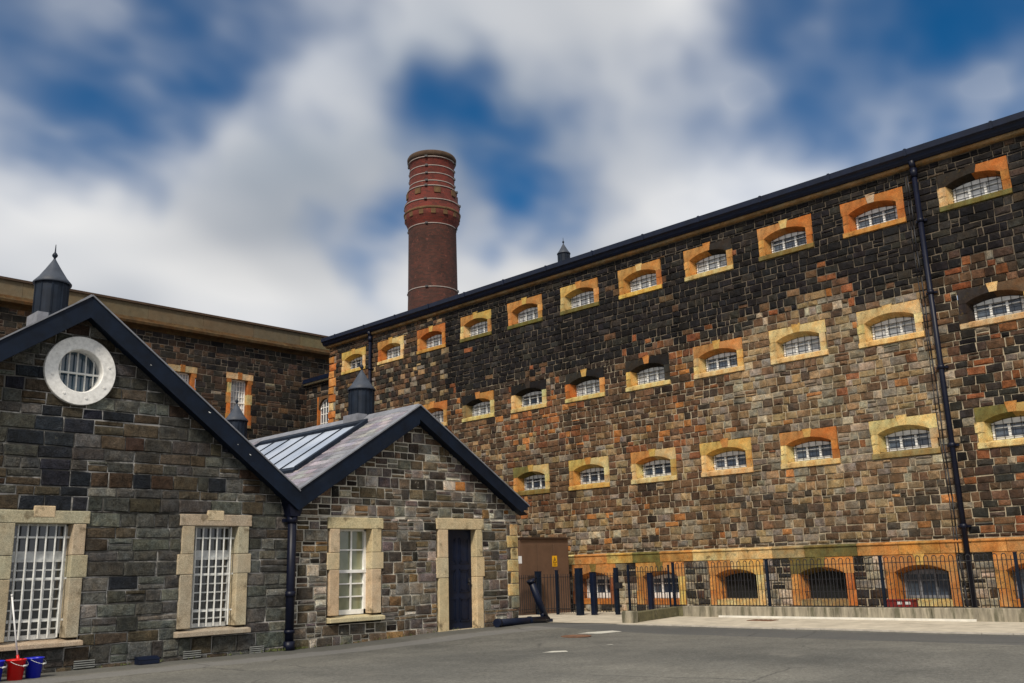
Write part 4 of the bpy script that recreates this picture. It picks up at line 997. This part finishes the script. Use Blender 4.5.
# breaks in the cloud
nw = noise(nt, D, 8, 2, .5)
wv = N(nt, 'ShaderNodeVectorMath', operation='SUBTRACT'); nt.links.new(nw.outputs['Color'], wv.inputs[0]); wv.inputs[1].default_value = (.5, .5, .5)
ws = N(nt, 'ShaderNodeVectorMath', operation='SCALE'); nt.links.new(wv.outputs[0], ws.inputs[0]); ws.inputs['Scale'].default_value = .17
wd = N(nt, 'ShaderNodeVectorMath', operation='ADD'); nt.links.new(D, wd.inputs[0]); nt.links.new(ws.outputs[0], wd.inputs[1])
GAPS = [((.352, .819, .453), .06, .5), ((.327, .845, .422), .05, .42), ((.365, .797, .481), .05, .42), ((.404, .737, .541), .07, .7), ((.586, .657, .474), .05, .6), ((.625, .64, .447), .05, .42), ((.654, .64, .405), .055, .5), ((.69, .601, .403), .05, .5), ((.573, .74, .353), .045, .5),
        ((.762, .431, .482), .06, .4), ((.806, .313, .502), .10, .45), ((.84, .2, .51), .14, .6), ((.9, .2, .38), .22, .28), ((.22, .83, .53), .12, .6), ((.661, .586, .468), .04, .3)]
acc = None
for v, r, s in GAPS:
    v = Vector(v).normalized()
    ds = N(nt, 'ShaderNodeVectorMath', operation='DISTANCE'); nt.links.new(wd.outputs[0], ds.inputs[0]); ds.inputs[1].default_value = v
    mr = N(nt, 'ShaderNodeMapRange', interpolation_type='SMOOTHSTEP'); mr.inputs['From Min'].default_value = 0; mr.inputs['From Max'].default_value = r * 2.1
    mr.inputs['To Min'].default_value = s; mr.inputs['To Max'].default_value = 0; nt.links.new(ds.outputs['Value'], mr.inputs[0])
    if acc is None: acc = mr.outputs[0]
    else:
        mx = N(nt, 'ShaderNodeMath', operation='ADD'); nt.links.new(acc, mx.inputs[0]); nt.links.new(mr.outputs[0], mx.inputs[1]); acc = mx.outputs[0]
mp3 = N(nt, 'ShaderNodeMapping'); mp3.inputs['Rotation'].default_value = (0, 0, R(-35)); mp3.inputs['Scale'].default_value = (3.2, 4.4, 1); nt.links.new(dv.outputs[0], mp3.inputs[0])
n3 = noise(nt, mp3.outputs[0], 2.0, 2, .45); r3 = ramp(nt, n3.outputs[0], [(.32, .55), (.68, 1.6)])
mm = N(nt, 'ShaderNodeMath', operation='MULTIPLY'); nt.links.new(acc, mm.inputs[0]); nt.links.new(r3.outputs[0], mm.inputs[1])
ng = N(nt, 'ShaderNodeMath', operation='MULTIPLY'); nt.links.new(mm.outputs[0], ng.inputs[0]); ng.inputs[1].default_value = -2.4
ex = N(nt, 'ShaderNodeMath', operation='EXPONENT'); nt.links.new(ng.outputs[0], ex.inputs[0])
om = N(nt, 'ShaderNodeMath', operation='SUBTRACT'); om.inputs[0].default_value = 1; nt.links.new(ex.outputs[0], om.inputs[1]); acc = om.outputs[0]
cc = ramp(nt, n1.outputs[0], [(.28, (3.6, 4.2, 5.0)), (.45, (5.9, 6.2, 6.7)), (.62, (8.6, 8.6, 8.6))])
c2r = ramp(nt, n2.outputs[0], [(.3, .72), (.65, 1.12)])
cloud = mix(nt, 1, cc.outputs[0], c2r.outputs[0], 'MULTIPLY')
blue = mix(nt, 1, sky.outputs[0], (.01, .50, .80), 'MULTIPLY')
final = mix(nt, acc, cloud, blue)
nt.links.new(final, bg.inputs[0])
S.view_settings.view_transform = 'Standard'; S.view_settings.look = 'None'; S.view_settings.exposure = 0; S.view_settings.gamma = 1
